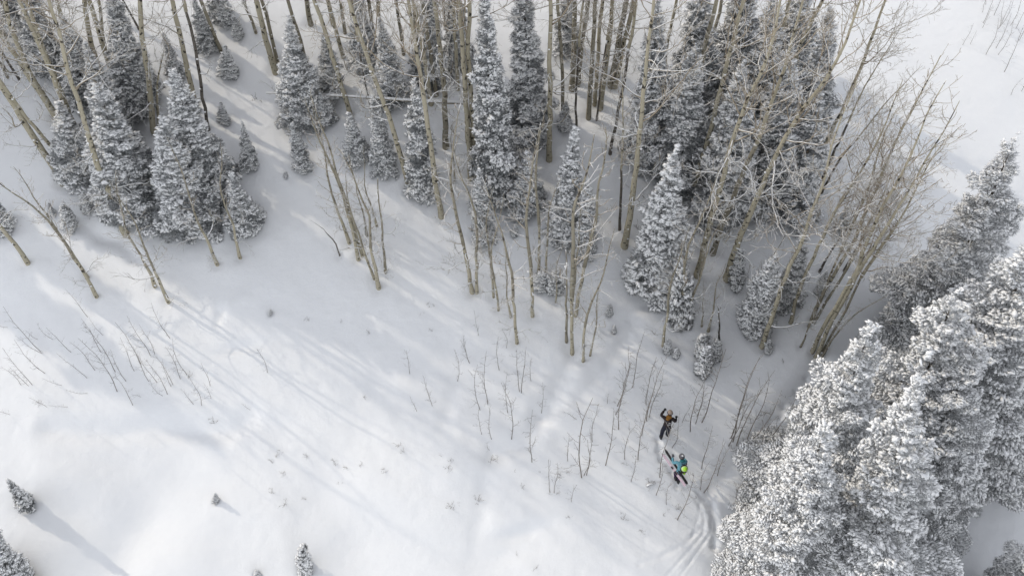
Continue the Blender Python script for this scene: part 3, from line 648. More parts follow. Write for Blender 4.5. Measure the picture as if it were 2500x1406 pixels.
# ------------------------------------------------------------------ firs
GF = 'snow-dusted firs'
firs = [
 # bx,by,tx,ty,halfwidth px,kind,label
 (455,548,392,285,82,'big','broad grey-blue fir, foremost of the upper-left fir clump'),
 (512,470,418,168,78,'big','tall fir right and behind the foremost upper-left fir'),
 (320,515,236,210,88,'big','wide snowy fir left of the foremost one in the upper-left clump'),
 (200,430,140,250,60,'mid','dull fir at the left foot of the upper-left clump'),
 (292,345,205,100,62,'big','white-topped fir deep between the upper-left aspen trunks'),
 (340,262,262,-40,62,'big','narrow tall fir rising past the top edge, upper left'),
 (215,245,150,40,50,'big','shaded fir behind the leaning trunks near the top-left corner'),
 (120,170,50,-60,60,'big','snowy fir mostly hidden at the very top-left corner'),
 (52,75,0,-90,45,'mid','partly hidden fir touching the left end of the top edge'),
 (432,185,397,80,24,'mid','slim small fir peeping between two trunks, upper left'),
 (560,184,548,112,26,'small','small round-bottomed fir on open snow beside the path, upper left'),
 (508,120,470,-10,28,'mid','droopy small fir with bare stem showing, near top left'),
 (540,50,520,-90,36,'mid','dark full fir cut by the top edge on open snow'),
 (583,88,570,42,18,'small','little fir just right of the one cut by the top edge'),
 (549,299,538,250,17,'small','tiny fir on open snow, above the tall thin little one'),
 (609,408,590,298,22,'mid','thin knee-wide spire of a little fir on open snow'),
 (605,556,562,420,44,'mid','plump small fir alone right of the upper-left clump'),
 (170,552,152,498,24,'small','snowy knee-high fir left of the upper-left clump, largest of three'),
 (210,511,200,470,18,'small','small dark fir, right one of the three little ones at left'),
 (125,524,118,496,12,'small','tiniest fir, left one of the three little ones at left'),
 (8,556,-22,485,32,'small','small fir cut by the left edge above a thick trunk foot'),
 (735,290,704,45,62,'big','tall slender-topped fir left of the fallen log'),
 (812,225,790,60,42,'big','grey fir behind the fallen log, left of the top centre'),
 (797,292,780,225,32,'small','low fir below the fallen log'),
 (738,408,712,300,28,'mid','small greyish fir alone under the fallen log, left of centre'),
 (872,388,852,275,34,'mid','small hoary fir behind the thin clump left of centre'),
 (940,415,912,235,34,'mid','narrow white fir left of a curving aspen foot'),
 (1033,466,1010,195,46,'mid','bright narrow fir between the curving aspen and the sunlit one'),
 (962,245,925,40,50,'big','dusky fir behind the branchy aspens, upper centre left'),
 (890,160,870,-40,44,'big','dim fir cut by the top edge, upper centre left'),
 (1050,200,1042,-60,48,'big','shaded fir behind the crowded trunks left of the top centre'),
 (1120,160,1100,-120,42,'big','hidden fir behind the touching stout aspens'),
 (1212,482,1180,-40,62,'big','very tall white column fir right of the touching stout aspens'),
 (1182,586,1168,415,32,'mid','narrow blue-white fir at the foot of the tall column fir'),
 (1300,325,1272,-110,72,'big','heavy white fir cut by the top edge, top centre'),
 (1385,125,1384,-60,34,'mid','back fir between the parallel grey trunks, top centre'),
 (1378,308,1382,250,22,'small','little fir at the foot of a grey trunk, upper centre right'),
 (1284,505,1290,370,48,'mid','dark low fir under bare twigs, centre'),
 (1375,575,1405,310,52,'white','bright fir with sunny left side, centre right'),
 (1425,610,1438,440,34,'white','narrower white fir touching the bright one, centre right'),
 (1598,690,1648,378,76,'white','round-skirted white fir standing proud right of centre'),
 (1585,395,1610,-10,68,'big','dull fir behind the stout branchy aspen'),
 (1655,445,1700,110,74,'big','fir with loaded boughs and a dark hollow, upper right centre'),
 (1690,250,1720,-80,70,'big','fir crowded behind others along the top, right of centre'),
 (1768,520,1815,160,84,'big','wide shaded fir, left front of the big right-hand clump'),
 (1880,478,1935,110,84,'big','wide shaded fir in the middle of the big right-hand clump'),
 (1950,515,2010,180,66,'big','fir at the right front corner of the big right-hand clump'),
 (1850,330,1895,-20,84,'big','fir behind the middle of the big right-hand clump'),
 (1975,350,2030,20,60,'big','fir at the far right back of the big right-hand clump'),
 (1790,200,1830,-120,75,'big','fir reaching the top edge behind the big right-hand clump'),
 (1930,180,1970,-90,60,'big','twig-veiled fir by the top edge, back of the right-hand clump'),
 (1845,786,1895,625,50,'white','small spreading fir with drooping skirt under leaning aspens'),
 (1926,737,1968,560,38,'white','small fir right behind the spreading one under leaning aspens'),
 (1666,782,1668,650,30,'bush','tall white bushy fir among thin stems right of centre'),
 (1716,905,1727,852,25,'bush','round rime-covered bush uphill of the skier in black'),
 (1712,862,1718,822,20,'bush','small rime-covered bush touching the round one from behind'),
 (1745,870,1752,835,18,'bush','small bush at the right shoulder of the round rimed one'),
 (1800,690,1808,615,26,'bush','grey bushy fir right of the stoutest leaning aspen foot'),
 (1320,702,1322,668,20,'bush','low white bush in the row at centre, left of two'),
 (1356,710,1358,665,24,'bush','low twiggy bush in the row at centre, right of two'),
 (2056,565,2068,508,22,'small','small grey fir behind leaning stems near the right snowfield'),
 (2005,712,2018,665,17,'small','small pale fir between leaning aspen feet'),
 (1629,856,1632,832,12,'bush','fist-like snowy bush at a thin aspen foot, left of two'),
 (1651,868,1652,852,11,'bush','fist-like snowy bush on open snow, right of two'),
 (1876,854,1879,834,12,'bush','snowy little bush beside a pale aspen foot'),
 (1487,768,1490,746,9,'bush','snowy little bush alone left of the ski traverse'),
 (1499,810,1500,796,7,'bush','tiny snowy clump beside the ski traverse'),
 (1255,572,1258,553,10,'bush','small snow-buried bush on the sunlit bank, centre'),
 (66,1236,18,1172,23,'small','lone small fir on the lower-left snow'),
 (527,1223,525,1206,8,'bush','tiny lone bush on the lower snow, left of centre'),
 (745,1392,736,1342,22,'bush','small lone fir near the bottom edge'),
 (628,1404,627,1394,9,'bush','tiny snow-capped sprig at the bottom edge'),
 (660,766,660,757,6,'bush','tiny sprig bush on the shaded snow left of centre'),
 (697,431,697,422,6,'bush','tiniest dark bush on open snow, upper left of centre'),
 (45,1460,-30,1290,52,'big','fir cut off by the bottom-left corner'),
 (-12,1400,-80,1265,34,'white','fir tip cut by the left edge just above the corner one'),
 (1962,1230,2142,783,174,'giant','nearest fir group: left one with its tip on open snow'),
 (1895,1440,2030,1030,165,'giant','nearest fir group: lowest left one beside the ski track'),
 (2095,1500,2270,900,200,'giant','nearest fir group: broad one at the bottom right'),
 (2165,1190,2350,700,190,'giant','nearest fir group: middle one behind the broad one'),
 (2255,850,2492,325,165,'giant','nearest fir group: tallest, topping out at the right edge'),
 (2300,1080,2560,560,220,'giant','nearest fir group: one against the right edge, middle height'),
 (2400,1110,2650,740,152,'giant','nearest fir group: rightmost one above the lower-right clearing'),
 (2215,1250,2410,810,135,'giant','nearest fir group: one just left of the lower-right clearing'),
 (2450,1580,2585,1300,150,'giant','fir cut off by the bottom-right corner below the clearing'),
 (2270,640,2300,560,0,'skip',''),
]
for i, f in enumerate(firs):
    if f[5] == 'skip': continue
    k = f[5]; grp = {'giant': 'nearest snow-loaded firs at lower right', 'bush': 'rimed bushes and sprigs', 'small': 'small young firs'}.get(k, 'snow-dusted firs')
    fir(*f[:6], f[6], grp, seed=i, name={'bush': 'snowy_bush', 'small': 'young_fir'}.get(k, 'fir_tree'))

# trees that stand just outside the left edge and throw the long soft shadows
OFF = [(-32,33,'big',11,2.3),(-36,29,'big',12,2.4),(-38,33,'big',11,2.2),(-33,37,'big',11,2.2)]
for i, (x, y, k, h, w) in enumerate(OFF):
    ph, pr, cr, tr = FIR[k][i % len(FIR[k])]; z = float(H(x, y))
    e = empty('fir_tree', (x, y, z - 0.3)); tag(e, 'fir beyond the left edge of the view, %s in its row' % ORD[i].replace('leftmost', 'first'), 'tree', 'firs beyond the left edge')
    e.scale = (w / pr, w / pr, h / ph); e.rotation_euler = (0, 0, i * 1.3); link('crown', cr, e); link('trunk', tr, e)

# ------------------------------------------------------------------ saplings
def sap_rows(rows, look, where, group, seed0, thick=1.0):
    order = sorted(range(len(rows)), key=lambda i: rows[i][0]); rank = {i: r for r, i in enumerate(order)}; n = len(rows)
    for i, r in enumerate(rows):
        sapling(*r[:4], '%s sapling, foot %s %s' % (look, ordtxt(rank[i], n), where), group, seed0 + i, thick)
sap_rows([(215,775,159,705),(252,818,218,774),(20,798,-20,785),(100,856,6,746),(93,829,59,805),(104,862,36,818),(110,909,33,828),(131,827,90,788),
 (175,858,110,797),(78,938,5,848),(70,942,23,895),(49,941,0,892),(210,923,136,861),(232,906,168,832),(256,889,205,875),(283,957,189,823),
 (282,912,202,792),(248,861,196,774),(324,991,280,915)], 'bare leaning', 'on the shaded slope at far left', 'bare saplings on the shaded left slope', 10)
sap_rows([(343,892,279,784),(366,866,308,768),(376,864,338,790),(398,965,365,925),(405,963,351,874),(382,932,333,861),(422,941,376,864),
 (415,825,369,738),(458,912,420,823),(474,987,440,948),(490,989,458,912),(512,941,490,884),(514,971,497,933),(650,910,625,850),(330,905,292,820),(365,930,325,845),(440,925,402,845),(310,930,268,850),(418,941,396,875)],
 'bare thin', 'right of the far-left slope group', 'bare saplings right of the left slope group', 40)
sap_rows([(150,940,100,922),(212,959,158,950),(164,992,113,988),(113,994,69,969),(24,1012,-20,1000),(344,970,312,968),(612,1000,588,984)],
 'snow-flattened', 'among those nearly lying on the left snow', 'bent-over saplings on the left snow', 70)
sap_rows([(1166,818,1158,757),(1148,886,1130,814),(1145,884,1124,828),(1175,999,1166,885),(1177,1058,1169,990),(1192,983,1187,853),(1202,1072,1197,988),
 (1246,1072,1223,931),(1271,959,1262,850),(1276,960,1285,842),(1298,929,1297,871),(1299,1127,1300,999),(1196,1098,1193,1076),(1345,1203,1339,1120),
 (1352,1205,1361,1127),(1386,1127,1389,1056),(1115,930,1108,850),(1222,905,1218,820),(1320,1010,1325,930),(1240,1005,1236,915),(1055,990,1032,915),(1001,915,985,850),(1016,1003,1000,965),(1235,850,1225,800)],
 'thin upright', 'scattered left of the faint traverse tracks', 'thin saplings left of the traverse tracks', 90)
sap_rows([(1426,1166,1448,963),(1429,1162,1440,1045),(1423,1160,1434,1070),(1476,1137,1498,999),(1504,992,1534,842),(1512,1042,1541,882),(1546,942,1575,803),(1580,988,1603,870),
 (1558,1122,1587,990),(1528,1123,1553,1034),(1582,1026,1631,864),(1584,1022,1622,900),(1614,1165,1647,1028),(1628,1233,1640,1177),(1651,1273,1693,1152),(1411,1024,1372,1002),
 (1396,1223,1408,1182),(1483,985,1488,960),(1500,1010,1522,900),(1568,1060,1600,950),(1640,1090,1660,1000),(1448,1080,1462,985),(1600,1210,1618,1130),(1540,1180,1552,1110)],
 'thin grey', 'in the patch around the two people', 'thin saplings around the two people', 120, 1.1)
sap_rows([(1667,1031,1693,985),(1688,1051,1727,910),(1699,1020,1716,942),(1695,1035,1722,925),(1712,1027,1773,850),(1779,1086,1823,956),(1791,1070,1860,860),(1804,1086,1894,900),
 (1821,1077,1880,920),(1813,1025,1870,940),(1825,1077,1910,950),(1860,1109,1901,1013),(1875,1086,1958,942),(1714,1145,1740,1038),(1711,1194,1734,1124),
 (1718,1196,1773,1074),(1755,1159,1788,1084),(1797,1226,1825,1159),(1787,1065,1850,880),(1800,1180,1765,1172)],
 'slim leaning', 'between the people and the nearest firs', 'slim saplings between the people and the nearest firs', 150, 1.15)
sap_rows([(2399,56,2432,-30),(2399,68,2425,10),(2435,70,2478,-10),(2446,60,2470,0),(2405,134,2440,40),(2430,118,2470,30),(2435,134,2475,50),(2451,173,2500,60),
 (2350,112,2378,55),(2481,70,2520,0),(2488,100,2530,30),(2400,30,2420,-20),(2427,40,2460,-40),(2408,12,2430,-50),(2466,62,2500,-20),(2494,222,2525,150),(2470,232,2500,190),
 (2440,63,2452,0),(2370,110,2385,75)],
 'tiny faint', 'on the bright slope at the top-right corner', 'faint saplings at the top-right corner', 190, 1.2)

tufts = [(1050,748),(1025,768),(1040,742),(1062,748),(1058,808),(892,975),(886,968),(975,1085),(985,1100),(683,1098),(670,1118),(668,1132),(690,1155),
 (755,1115),(822,1140),(850,1140),(875,1141),(940,1142),(943,1152),(825,1178),(666,1203),(694,1228),(750,1218),(1098,1125),(1092,1143),(1078,1113),
 (1102,1235),(1165,1225),(1200,1125),(1255,1150),(1272,1190),(525,1032),(1372,1160),(1380,1152),(1320,1150),(1560,1290),(1525,1268),(1387,1257),
 (1618,1255),(1700,1215),(1310,1385),(1262,1355),(625,242),(640,250),(455,925),(1105,1240),(1170,1230),(1505,985),(1528,1135),(1522,1128),(1655,1245),(1648,1262),
 (1265,905),(1240,915),(1860,850),(1915,885),(1745,830),(1690,830),(1560,560),(830,790),(745,780),(756,784),(905,815),(1790,600),(1990,1075),(1340,1205),(1356,1206),(92,985),(1820,1010)]
BANDS = [(0, 600, 'on the upper half of the snow'), (600, 900, 'across the middle of the snow'), (900, 1110, 'in the band level with the two people'), (1110, 1180, 'in the band just below the people'), (1180, 1500, 'on the lowest band of snow')]
for y0, y1, where in BANDS:
    row = sorted(q for q in set(tufts) if y0 <= q[1] < y1)
    for i, (x, y) in enumerate(row):
        p = hit(x, y); rg = random.Random(x); o = link('snow_twigs', TUFTS[(x + y) % len(TUFTS)]); o.location = p
        s = rg.uniform(0.35, 0.8); o.scale = (s, s, s); o.rotation_euler = (0, 0, rg.random() * 6.28)
        tag(o, 'bare twig tips, %s of those %s' % (ordtxt(i, len(row)), where), 'twigs', 'twig tips poking from the snow')

# fallen dead aspen lying across the small firs
b0 = hit(1130, 285); e = empty('fallen_tree', b0); tag(e, 'snow-covered dead aspen lying level across the little firs, upper left centre', 'fallen tree')
px = [(1135,252),(1050,250),(980,246),(905,238),(850,236),(800,232),(740,230),(690,231),(650,228)]
P = np.array([up_at(hit(x, y + 32 + 12), x, y) for x, y in px]) - b0
for q in range(3): P[1:-1] = (P[:-2] + P[1:-1] * 2 + P[2:]) / 4
mb = MB(); mb.tube(P, np.linspace(0.10, 0.025, len(P)), 8); link('trunk', mb.mesh('trunk', [M['limb']]), e)
mb = MB(); mb.tube(P + np.array([0, 0, 0.05]), np.linspace(0.085, 0.025, len(P)), 8); link('snow_cap', mb.mesh('snow_cap', [M['snow']]), e)
for i, k in enumerate([3, 4, 5, 6, 7, 2]):
    o = link('limb', LIMBS[i], e); o.location = P[k]; o.rotation_euler = (0.2 * i, -0.1, math.pi + (-1) ** i * 0.7); o.scale = (0.7, 0.7, 0.7)
# small dark logs in the snow
def log(px, r, label, lift=0.05):
    P = np.array([hit(x, y) + np.array([0, 0, lift]) for x, y in px]); b = P[0].copy(); mb = MB(); mb.tube(P - b, np.linspace(r, r * 0.5, len(P)), 7)
    o = link('fallen_log', mb.mesh('fallen_log', [M['deadbark']])); o.location = b; tag(o, label, 'log')
    for i in range(2):
        c = link('twigs', TUFTS[i], o); c.location = (P[len(P) // 2] - b); c.scale = (.6, .6, .6)
log([(1813,1090),(1800,1097),(1790,1101),(1783,1100)], 0.055, 'short dark curved log under the slim saplings by the nearest firs', 0.08)
log([(1578,1187),(1588,1182),(1600,1180)], 0.06, 'snow-topped dark stub left of the person in blue', 0.06)
log([(1823,1077),(1819,1082),(1822,1086)], 0.06, 'tiny dark stump at the foot of the slim sapling clump', 0.08)

# ------------------------------------------------------------------ people
def solid(name, col, rough=0.7, fabric=True):
    m, n, b = mat(name, rough, 0.25); t = noise(n, 14, 4); d = tuple(c * 0.75 for c in col)
    c = mixc(n, t.outputs[0], d, col); n.links.new(c, b.inputs['Base Color'])
    if fabric:
        bp = n.nodes.new('ShaderNodeBump'); bp.inputs['Strength'].default_value = 0.6; bp.inputs['Distance'].default_value = 0.03
        n.links.new(t.outputs[0], bp.inputs['Height']); n.links.new(bp.outputs[0], b.inputs['Normal'])
    return m
K = dict(black=solid('black_shell', (0.030, 0.021, 0.022)), navy=solid('navy_trousers', (0.018, 0.02, 0.035)), orange=solid('mustard_fleece', (0.26, 0.12, 0.022)),
         skin=solid('skin', (0.55, 0.36, 0.27), 0.5, False), beige=solid('beige_wool', (0.42, 0.33, 0.27)), blue=solid('light_blue_shell', (0.15, 0.36, 0.45)),
         purple=solid('purple_trousers', (0.045, 0.018, 0.065)), lime=solid('lime_pack', (0.40, 0.72, 0.05)), pale=solid('pale_lime', (0.55, 0.75, 0.35)),
         grey=solid('grey_wool', (0.13, 0.13, 0.15)), dark=solid('dark_plastic', (0.02, 0.02, 0.022), 0.35, False), white=solid('white_print', (0.75, 0.75, 0.77), 0.5, False),
         pink=solid('pink_base', (0.62, 0.48, 0.55), 0.3, False), metal=solid('pole_metal', (0.28, 0.28, 0.30), 0.35, False), teal=solid('teal_fleece', (0.03, 0.17, 0.19)))

def body(parent, J, E, rad, mats, pick):
    """one continuous skinned body; J joints, E edges, rad radii, pick(i of nearest edge, t) -> material"""
    names = list(J); me = bpy.data.meshes.new('body_cage')
    me.from_pydata([J[k] for k in names], [(names.index(a), names.index(b)) for a, b in E], [])
    o = bpy.data.objects.new('tmp', me); C.objects.link(o)
    md = o.modifiers.new('skin', 'SKIN'); md.use_smooth_shade = True; md.branch_smoothing = 0.6
    for i, k in enumerate(names):
        sv = me.skin_vertices[0].data[i]; r = rad[k]; sv.radius = r if isinstance(r, tuple) else (r, r); sv.use_root = (k == 'pelvis')
    ss = o.modifiers.new('sub', 'SUBSURF'); ss.levels = 2; ss.render_levels = 2
    dg = bpy.context.evaluated_depsgraph_get(); dg.update(); out = bpy.data.meshes.new_from_object(o.evaluated_get(dg))
    bpy.data.objects.remove(o)
    out.materials.clear()
    for m_ in mats: out.materials.append(m_)
    A = [np.array(J[a]) for a, b in E]; B = [np.array(J[b]) for a, b in E]
    for p in out.polygons:
        c = np.array(p.center); best = (1e9, 0, 0)
        for i, (a, b) in enumerate(zip(A, B)):
            ab = b - a; t = min(1, max(0, (c - a) @ ab / (ab @ ab))); d = np.linalg.norm(c - a - ab * t)
            if d < best[0]: best = (d, i, t)
        p.material_index = pick(E[best[1]], best[2]); p.use_smooth = True
    out.name = 'body'; return link('body', out, parent)

def hand(parent, wrist, fwd, side, mname, curl=0.9):
    """gloved hand: palm, four unequal bent fingers, thumb from the side"""
    fwd = np.array(fwd, float); fwd /= np.linalg.norm(fwd); side = np.array(side, float); side -= fwd * (side @ fwd); side /= np.linalg.norm(side); nrm = np.cross(fwd, side)
    w = np.array(wrist, float); mb = MB(); Rm = np.stack([fwd, side, nrm], 1)
    ellip(mb, w + fwd * 0.05, (0.062, 0.05, 0.026), 0, 10, 8, Rm)
    for i, L in enumerate((0.072, 0.082, 0.076, 0.06)):
        p = w + fwd * 0.09 + side * (0.034 - 0.022 * i); d = fwd.copy(); P = [p - fwd * 0.02, p]
        for s in range(3):
            a = curl * 0.75; d = d * math.cos(a) + np.cross(side, d) * math.sin(a) * -1; P.append(P[-1] + d * L / 3)
        mb.tube(np.array(P), [0.012, 0.013, 0.012, 0.011, 0.009], 6)
    P = [w + fwd * 0.02 + side * 0.03, w + fwd * 0.045 + side * 0.058, w + fwd * 0.075 + side * 0.068 + nrm * 0.015, w + fwd * 0.098 + side * 0.058 + nrm * 0.03]
    mb.tube(np.array(P), [0.015, 0.014, 0.012, 0.010], 6)
    return link('glove', mb.mesh('glove', [K[mname]]), parent)

def pole(at, tip, label, group='ski poles', basket=0.12):
    at = np.array(at); tip = np.array(tip); e = empty('ski_pole', at); tag(e, label, 'ski pole', group)
    d = (tip - at); L = np.linalg.norm(d); d = d / L; mb = MB(); mb.tube(np.array([[0, 0, 0], d * L * .5, d * L]), [0.012, 0.010, 0.007], 6); link('shaft', mb.mesh('shaft', [K['metal']]), e)
    mb = MB(); mb.tube(np.array([-d * 0.06, d * 0.02, d * 0.08]), [0.017, 0.016, 0.014], 7); link('grip', mb.mesh('grip', [K['dark']]), e)
    mb = MB(); c = d * (L - basket); mb.tube(np.array([c - d * .006, c + d * .006]), [0.05, 0.048], 10); link('basket', mb.mesh('basket', [K['dark']]), e)
    return e

# -- person in black, raised left arm.  local axes: x right, y uphill, z up
f1 = hit(1613, 1069); e1 = empty('person', f1); tag(e1, 'person in black jacket and trousers with mustard hood, left arm raised, climbing uphill', 'person')
J = dict(pelvis=(0.15, 0.12, 0.93), waist=(0.17, 0.18, 1.08), chest=(0.19, 0.27, 1.30), neck=(0.20, 0.36, 1.47), head=(0.22, 0.43, 1.60), crown=(0.225, 0.45, 1.70),
         shl=(0.00, 0.30, 1.42), ell=(-0.17, 0.42, 1.45), wrl=(-0.03, 0.57, 1.62), shr=(0.36, 0.30, 1.40), elr=(0.50, 0.20, 1.22), wrr=(0.57, 0.38, 1.24),
         hpl=(0.03, 0.09, 0.88), knl=(0.02, 0.12, 0.50), anl=(0.0, -0.02, 0.08), tol=(0.0, 0.16, 0.0), hpr=(0.28, 0.11, 0.88), knr=(0.32, 0.22, 0.50), anr=(0.30, 0.12, 0.10), tor=(0.31, 0.30, 0.06))
E = [('pelvis','waist'),('waist','chest'),('chest','neck'),('neck','head'),('head','crown'),('chest','shl'),('shl','ell'),('ell','wrl'),('chest','shr'),('shr','elr'),('elr','wrr'),
     ('pelvis','hpl'),('hpl','knl'),('knl','anl'),('anl','tol'),('pelvis','hpr'),('hpr','knr'),('knr','anr'),('anr','tor')]
rad = dict(pelvis=(0.19, 0.15), waist=(0.18, 0.15), chest=(0.21, 0.16), neck=0.06, head=0.098, crown=0.075, shl=0.085, ell=0.078, wrl=0.055, shr=0.10, elr=0.078, wrr=0.055,
           hpl=0.125, knl=0.10, anl=0.085, tol=0.05, hpr=0.125, knr=0.10, anr=0.085, tor=0.05)
def pick1(e, t):
    if e[1] in ('head', 'crown'): return 2
    if e[1] == 'neck' and t > 0.6: return 2
    if e[1] in ('hpl','knl','anl','hpr','knr','anr'): return 1
    if e[1] in ('tol','tor'): return 3
    return 0
body(e1, J, E, rad, [K['black'], K['navy'], K['skin'], K['dark']], pick1)
def face(e, hc, fw, up):
    """nose, eyes, ears, mouth on the head"""
    fw = np.array(fw) / np.linalg.norm(fw); up = np.array(up) / np.linalg.norm(up); sd_ = np.cross(fw, up); mb = MB(); hc = np.array(hc)
    ellip(mb, hc + fw * 0.104, (0.014, 0.014, 0.022), 0, 6, 5)
    for s in (-1, 1):
        ellip(mb, hc + fw * 0.088 + sd_ * 0.033 * s + up * 0.02, (0.011, 0.011, 0.009), 1, 6, 5); ellip(mb, hc + sd_ * 0.098 * s, (0.012, 0.018, 0.028), 0, 6, 5)
    ellip(mb, hc + fw * 0.09 - up * 0.042, (0.022, 0.01, 0.006), 1, 6, 5); link('face', mb.mesh('face', [K['skin'], K['dark']]), e)
face(e1, (0.222, 0.44, 1.62), (0.1, 0.9, -0.2), (0, 0.25, 1))
rng = np.random.default_rng(5)
mb = MB(); ellip(mb, (0.225, 0.455, 1.675), (0.112, 0.118, 0.10), 0, 14, 10); ellip(mb, (0.235, 0.47, 1.79), (0.035, 0.035, 0.03), 0, 8, 6); link('hat', mb.mesh('hat', [K['beige']]), e1)
a = np.linspace(0, 2 * math.pi, 17); mb = MB(); mb.tube(np.stack([0.222 + 0.118 * np.cos(a), 0.44 + 0.12 * np.sin(a), 1.635 + 0.02 * np.sin(a)], 1), np.full(17, 0.017), 6); link('goggles', mb.mesh('goggles', [K['dark']]), e1)
mb = MB(); ellip(mb, (0.185, 0.30, 1.51), (0.135, 0.11, 0.08), 0, 14, 10, dn=0.12, rng=rng); ellip(mb, (0.12, 0.22, 1.46), (0.09, 0.08, 0.06), 0, 10, 8); link('hood', mb.mesh('hood', [K['orange']]), e1)
hand(e1, (-0.035, 0.565, 1.615), (0.5, 0.5, 0.7), (0.6, -0.5, 0), 'dark', 0.9); hand(e1, (0.57, 0.375, 1.24), (0.15, 0.7, 0.5), (-1, 0.2, 0), 'dark', 1.2)
for nm, c in (('boot', (0.0, 0.05, 0.05)), ('boot', (0.305, 0.20, 0.07))):
    mb = MB(); ellip(mb, c, (0.072, 0.16, 0.07), 0, 12, 8); ellip(mb, (c[0], c[1] - 0.06, c[2] + 0.12), (0.075, 0.085, 0.13), 0, 12, 8); link(nm, mb.mesh('boot', [K['dark']]), e1)
bk_ = empty('backpack', f1 + np.array([0.18, 0.12, 1.24])); tag(bk_, 'black backpack with white markings on the person with the mustard hood', 'backpack')
Rb = Matrix.Rotation(-0.38, 3, 'X'); mb = MB(); ellip(mb, (0, 0, 0), (0.14, 0.10, 0.21), 0, 14, 12, Rb, 0.05, rng); ellip(mb, (0, -0.05, -0.10), (0.11, 0.075, 0.08), 0, 12, 8, Rb); link('pack', mb.mesh('pack', [K['black']]), bk_)
for s in (-1, 1):
    mb = MB(); mb.tube(np.array([[s * .12, .02, -.16], [s * .14, .17, .0], [s * .13, .20, .16], [s * .1, .08, .24]]), np.full(4, 0.018), 6); link('strap', mb.mesh('strap', [K['dark']]), bk_)
for dz, w_ in ((0.09, 0.045), (0.01, 0.06)):
    v, f = box_vf((0.02, -0.092 + 0.40 * dz, dz + 0.02), (w_, 0.008, 0.013), Rb); mb = MB(); mb.add(v, f); link('patch', mb.mesh('patch', [K['white']], False), bk_)
h1 = f1 + np.array([0.585, 0.45, 1.27]); pole(h1, h1 + np.array([0.02, 0.05, -1.18]), 'right-hand pole of the person in black, planted in the snow')

# -- person in light blue carrying skis
f2 = hit(1655, 1178); e2 = empty('person', f2); tag(e2, 'person in light blue jacket and purple trousers carrying skis under the left arm', 'person')
J = dict(pelvis=(-0.10, 0.12, 0.86), waist=(-0.06, 0.22, 1.00), chest=(0.0, 0.36, 1.20), neck=(0.01, 0.50, 1.36), head=(-0.01, 0.58, 1.48), crown=(-0.015, 0.61, 1.58),
         shl=(-0.18, 0.42, 1.30), ell=(-0.36, 0.46, 1.12), wrl=(-0.36, 0.70, 1.22), shr=(0.18, 0.42, 1.30), elr=(0.26, 0.56, 1.08), wrr=(0.14, 0.76, 1.06),
         hpl=(-0.19, 0.12, 0.82), knl=(-0.18, 0.30, 0.46), anl=(-0.10, 0.12, 0.10), tol=(-0.11, 0.30, 0.04), hpr=(-0.01, 0.10, 0.82), knr=(0.00, 0.16, 0.44), anr=(0.0, -0.02, 0.06), tor=(0.0, 0.16, 0.0))
rad = dict(rad); rad.update(pelvis=(0.14, 0.12), waist=(0.13, 0.11), chest=(0.155, 0.125), hpl=0.105, hpr=0.105, knl=0.075, knr=0.075, anl=0.05, anr=0.05)
def pick2(e, t):
    if e[1] in ('head', 'crown'): return 2
    if e[1] == 'neck' and t > 0.6: return 2
    if e[1] in ('hpl','knl','hpr','knr','anl','anr'): return 1
    if e[1] in ('tol','tor'): return 3
    return 0
body(e2, J, E, rad, [K['blue'], K['purple'], K['skin'], K['dark']], pick2)
face(e2, (-0.012, 0.595, 1.50), (-0.15, 0.9, -0.25), (0, 0.3, 1))
mb = MB(); ellip(mb, (-0.012, 0.60, 1.55), (0.115, 0.122, 0.105), 0, 14, 10); link('hat', mb.mesh('hat', [K['grey']]), e2)
mb = MB(); ellip(mb, (-0.005, 0.565, 1.645), (0.05, 0.05, 0.02), 0, 10, 6); link('hat_patch', mb.mesh('hat_patch', [K['white']]), e2)
mb = MB(); mb.tube(np.stack([-0.012 + 0.12 * np.cos(a), 0.59 + 0.125 * np.sin(a), 1.50 + 0.02 * np.sin(a)], 1), np.full(17, 0.016), 6); link('goggles', mb.mesh('goggles', [K['dark']]), e2)
mb = MB(); ellip(mb, (0.02, 0.44, 1.40), (0.13, 0.085, 0.07), 0, 12, 8); link('collar', mb.mesh('collar', [K['teal']]), e2)
hand(e2, (-0.36, 0.69, 1.215), (0.1, 0.7, 0.6), (1, 0.1, 0), 'grey', 1.1); hand(e2, (0.14, 0.75, 1.06), (-0.3, 0.8, 0.1), (-0.8, 0, 0.5), 'grey', 1.1)
for c in ((-0.105, 0.20, 0.08), (0.0, 0.06, 0.05)):
    mb = MB(); ellip(mb, c, (0.068, 0.155, 0.066), 0, 12, 8); ellip(mb, (c[0], c[1] - 0.06, c[2] + 0.11), (0.07, 0.08, 0.12), 0, 12, 8); link('boot', mb.mesh('boot', [K['dark']]), e2)
b2 = empty('backpack', f2 + np.array([0.10, 0.16, 1.12])); tag(b2, 'lime green backpack on the person in the light blue jacket', 'backpack')
mb = MB(); ellip(mb, (0, 0, 0), (0.17, 0.13, 0.25), 0, 14, 12, Rb, 0.05, rng); link('pack', mb.mesh('pack', [K['black']]), b2)
mb = MB(); ellip(mb, (0, -0.04, 0.12), (0.155, 0.125, 0.14), 0, 14, 10, Rb, 0.04, rng); link('lid', mb.mesh('lid', [K['pale']]), b2)
mb = MB(); ellip(mb, (0, -0.075, 0.17), (0.11, 0.105, 0.11), 0, 14, 10, Rb); link('bulge', mb.mesh('bulge', [K['lime']]), b2)
mb = MB(); ellip(mb, (0.02, -0.12, -0.12), (0.06, 0.035, 0.12), 0, 10, 8, Rb); link('pocket', mb.mesh('pocket', [K['lime']]), b2)
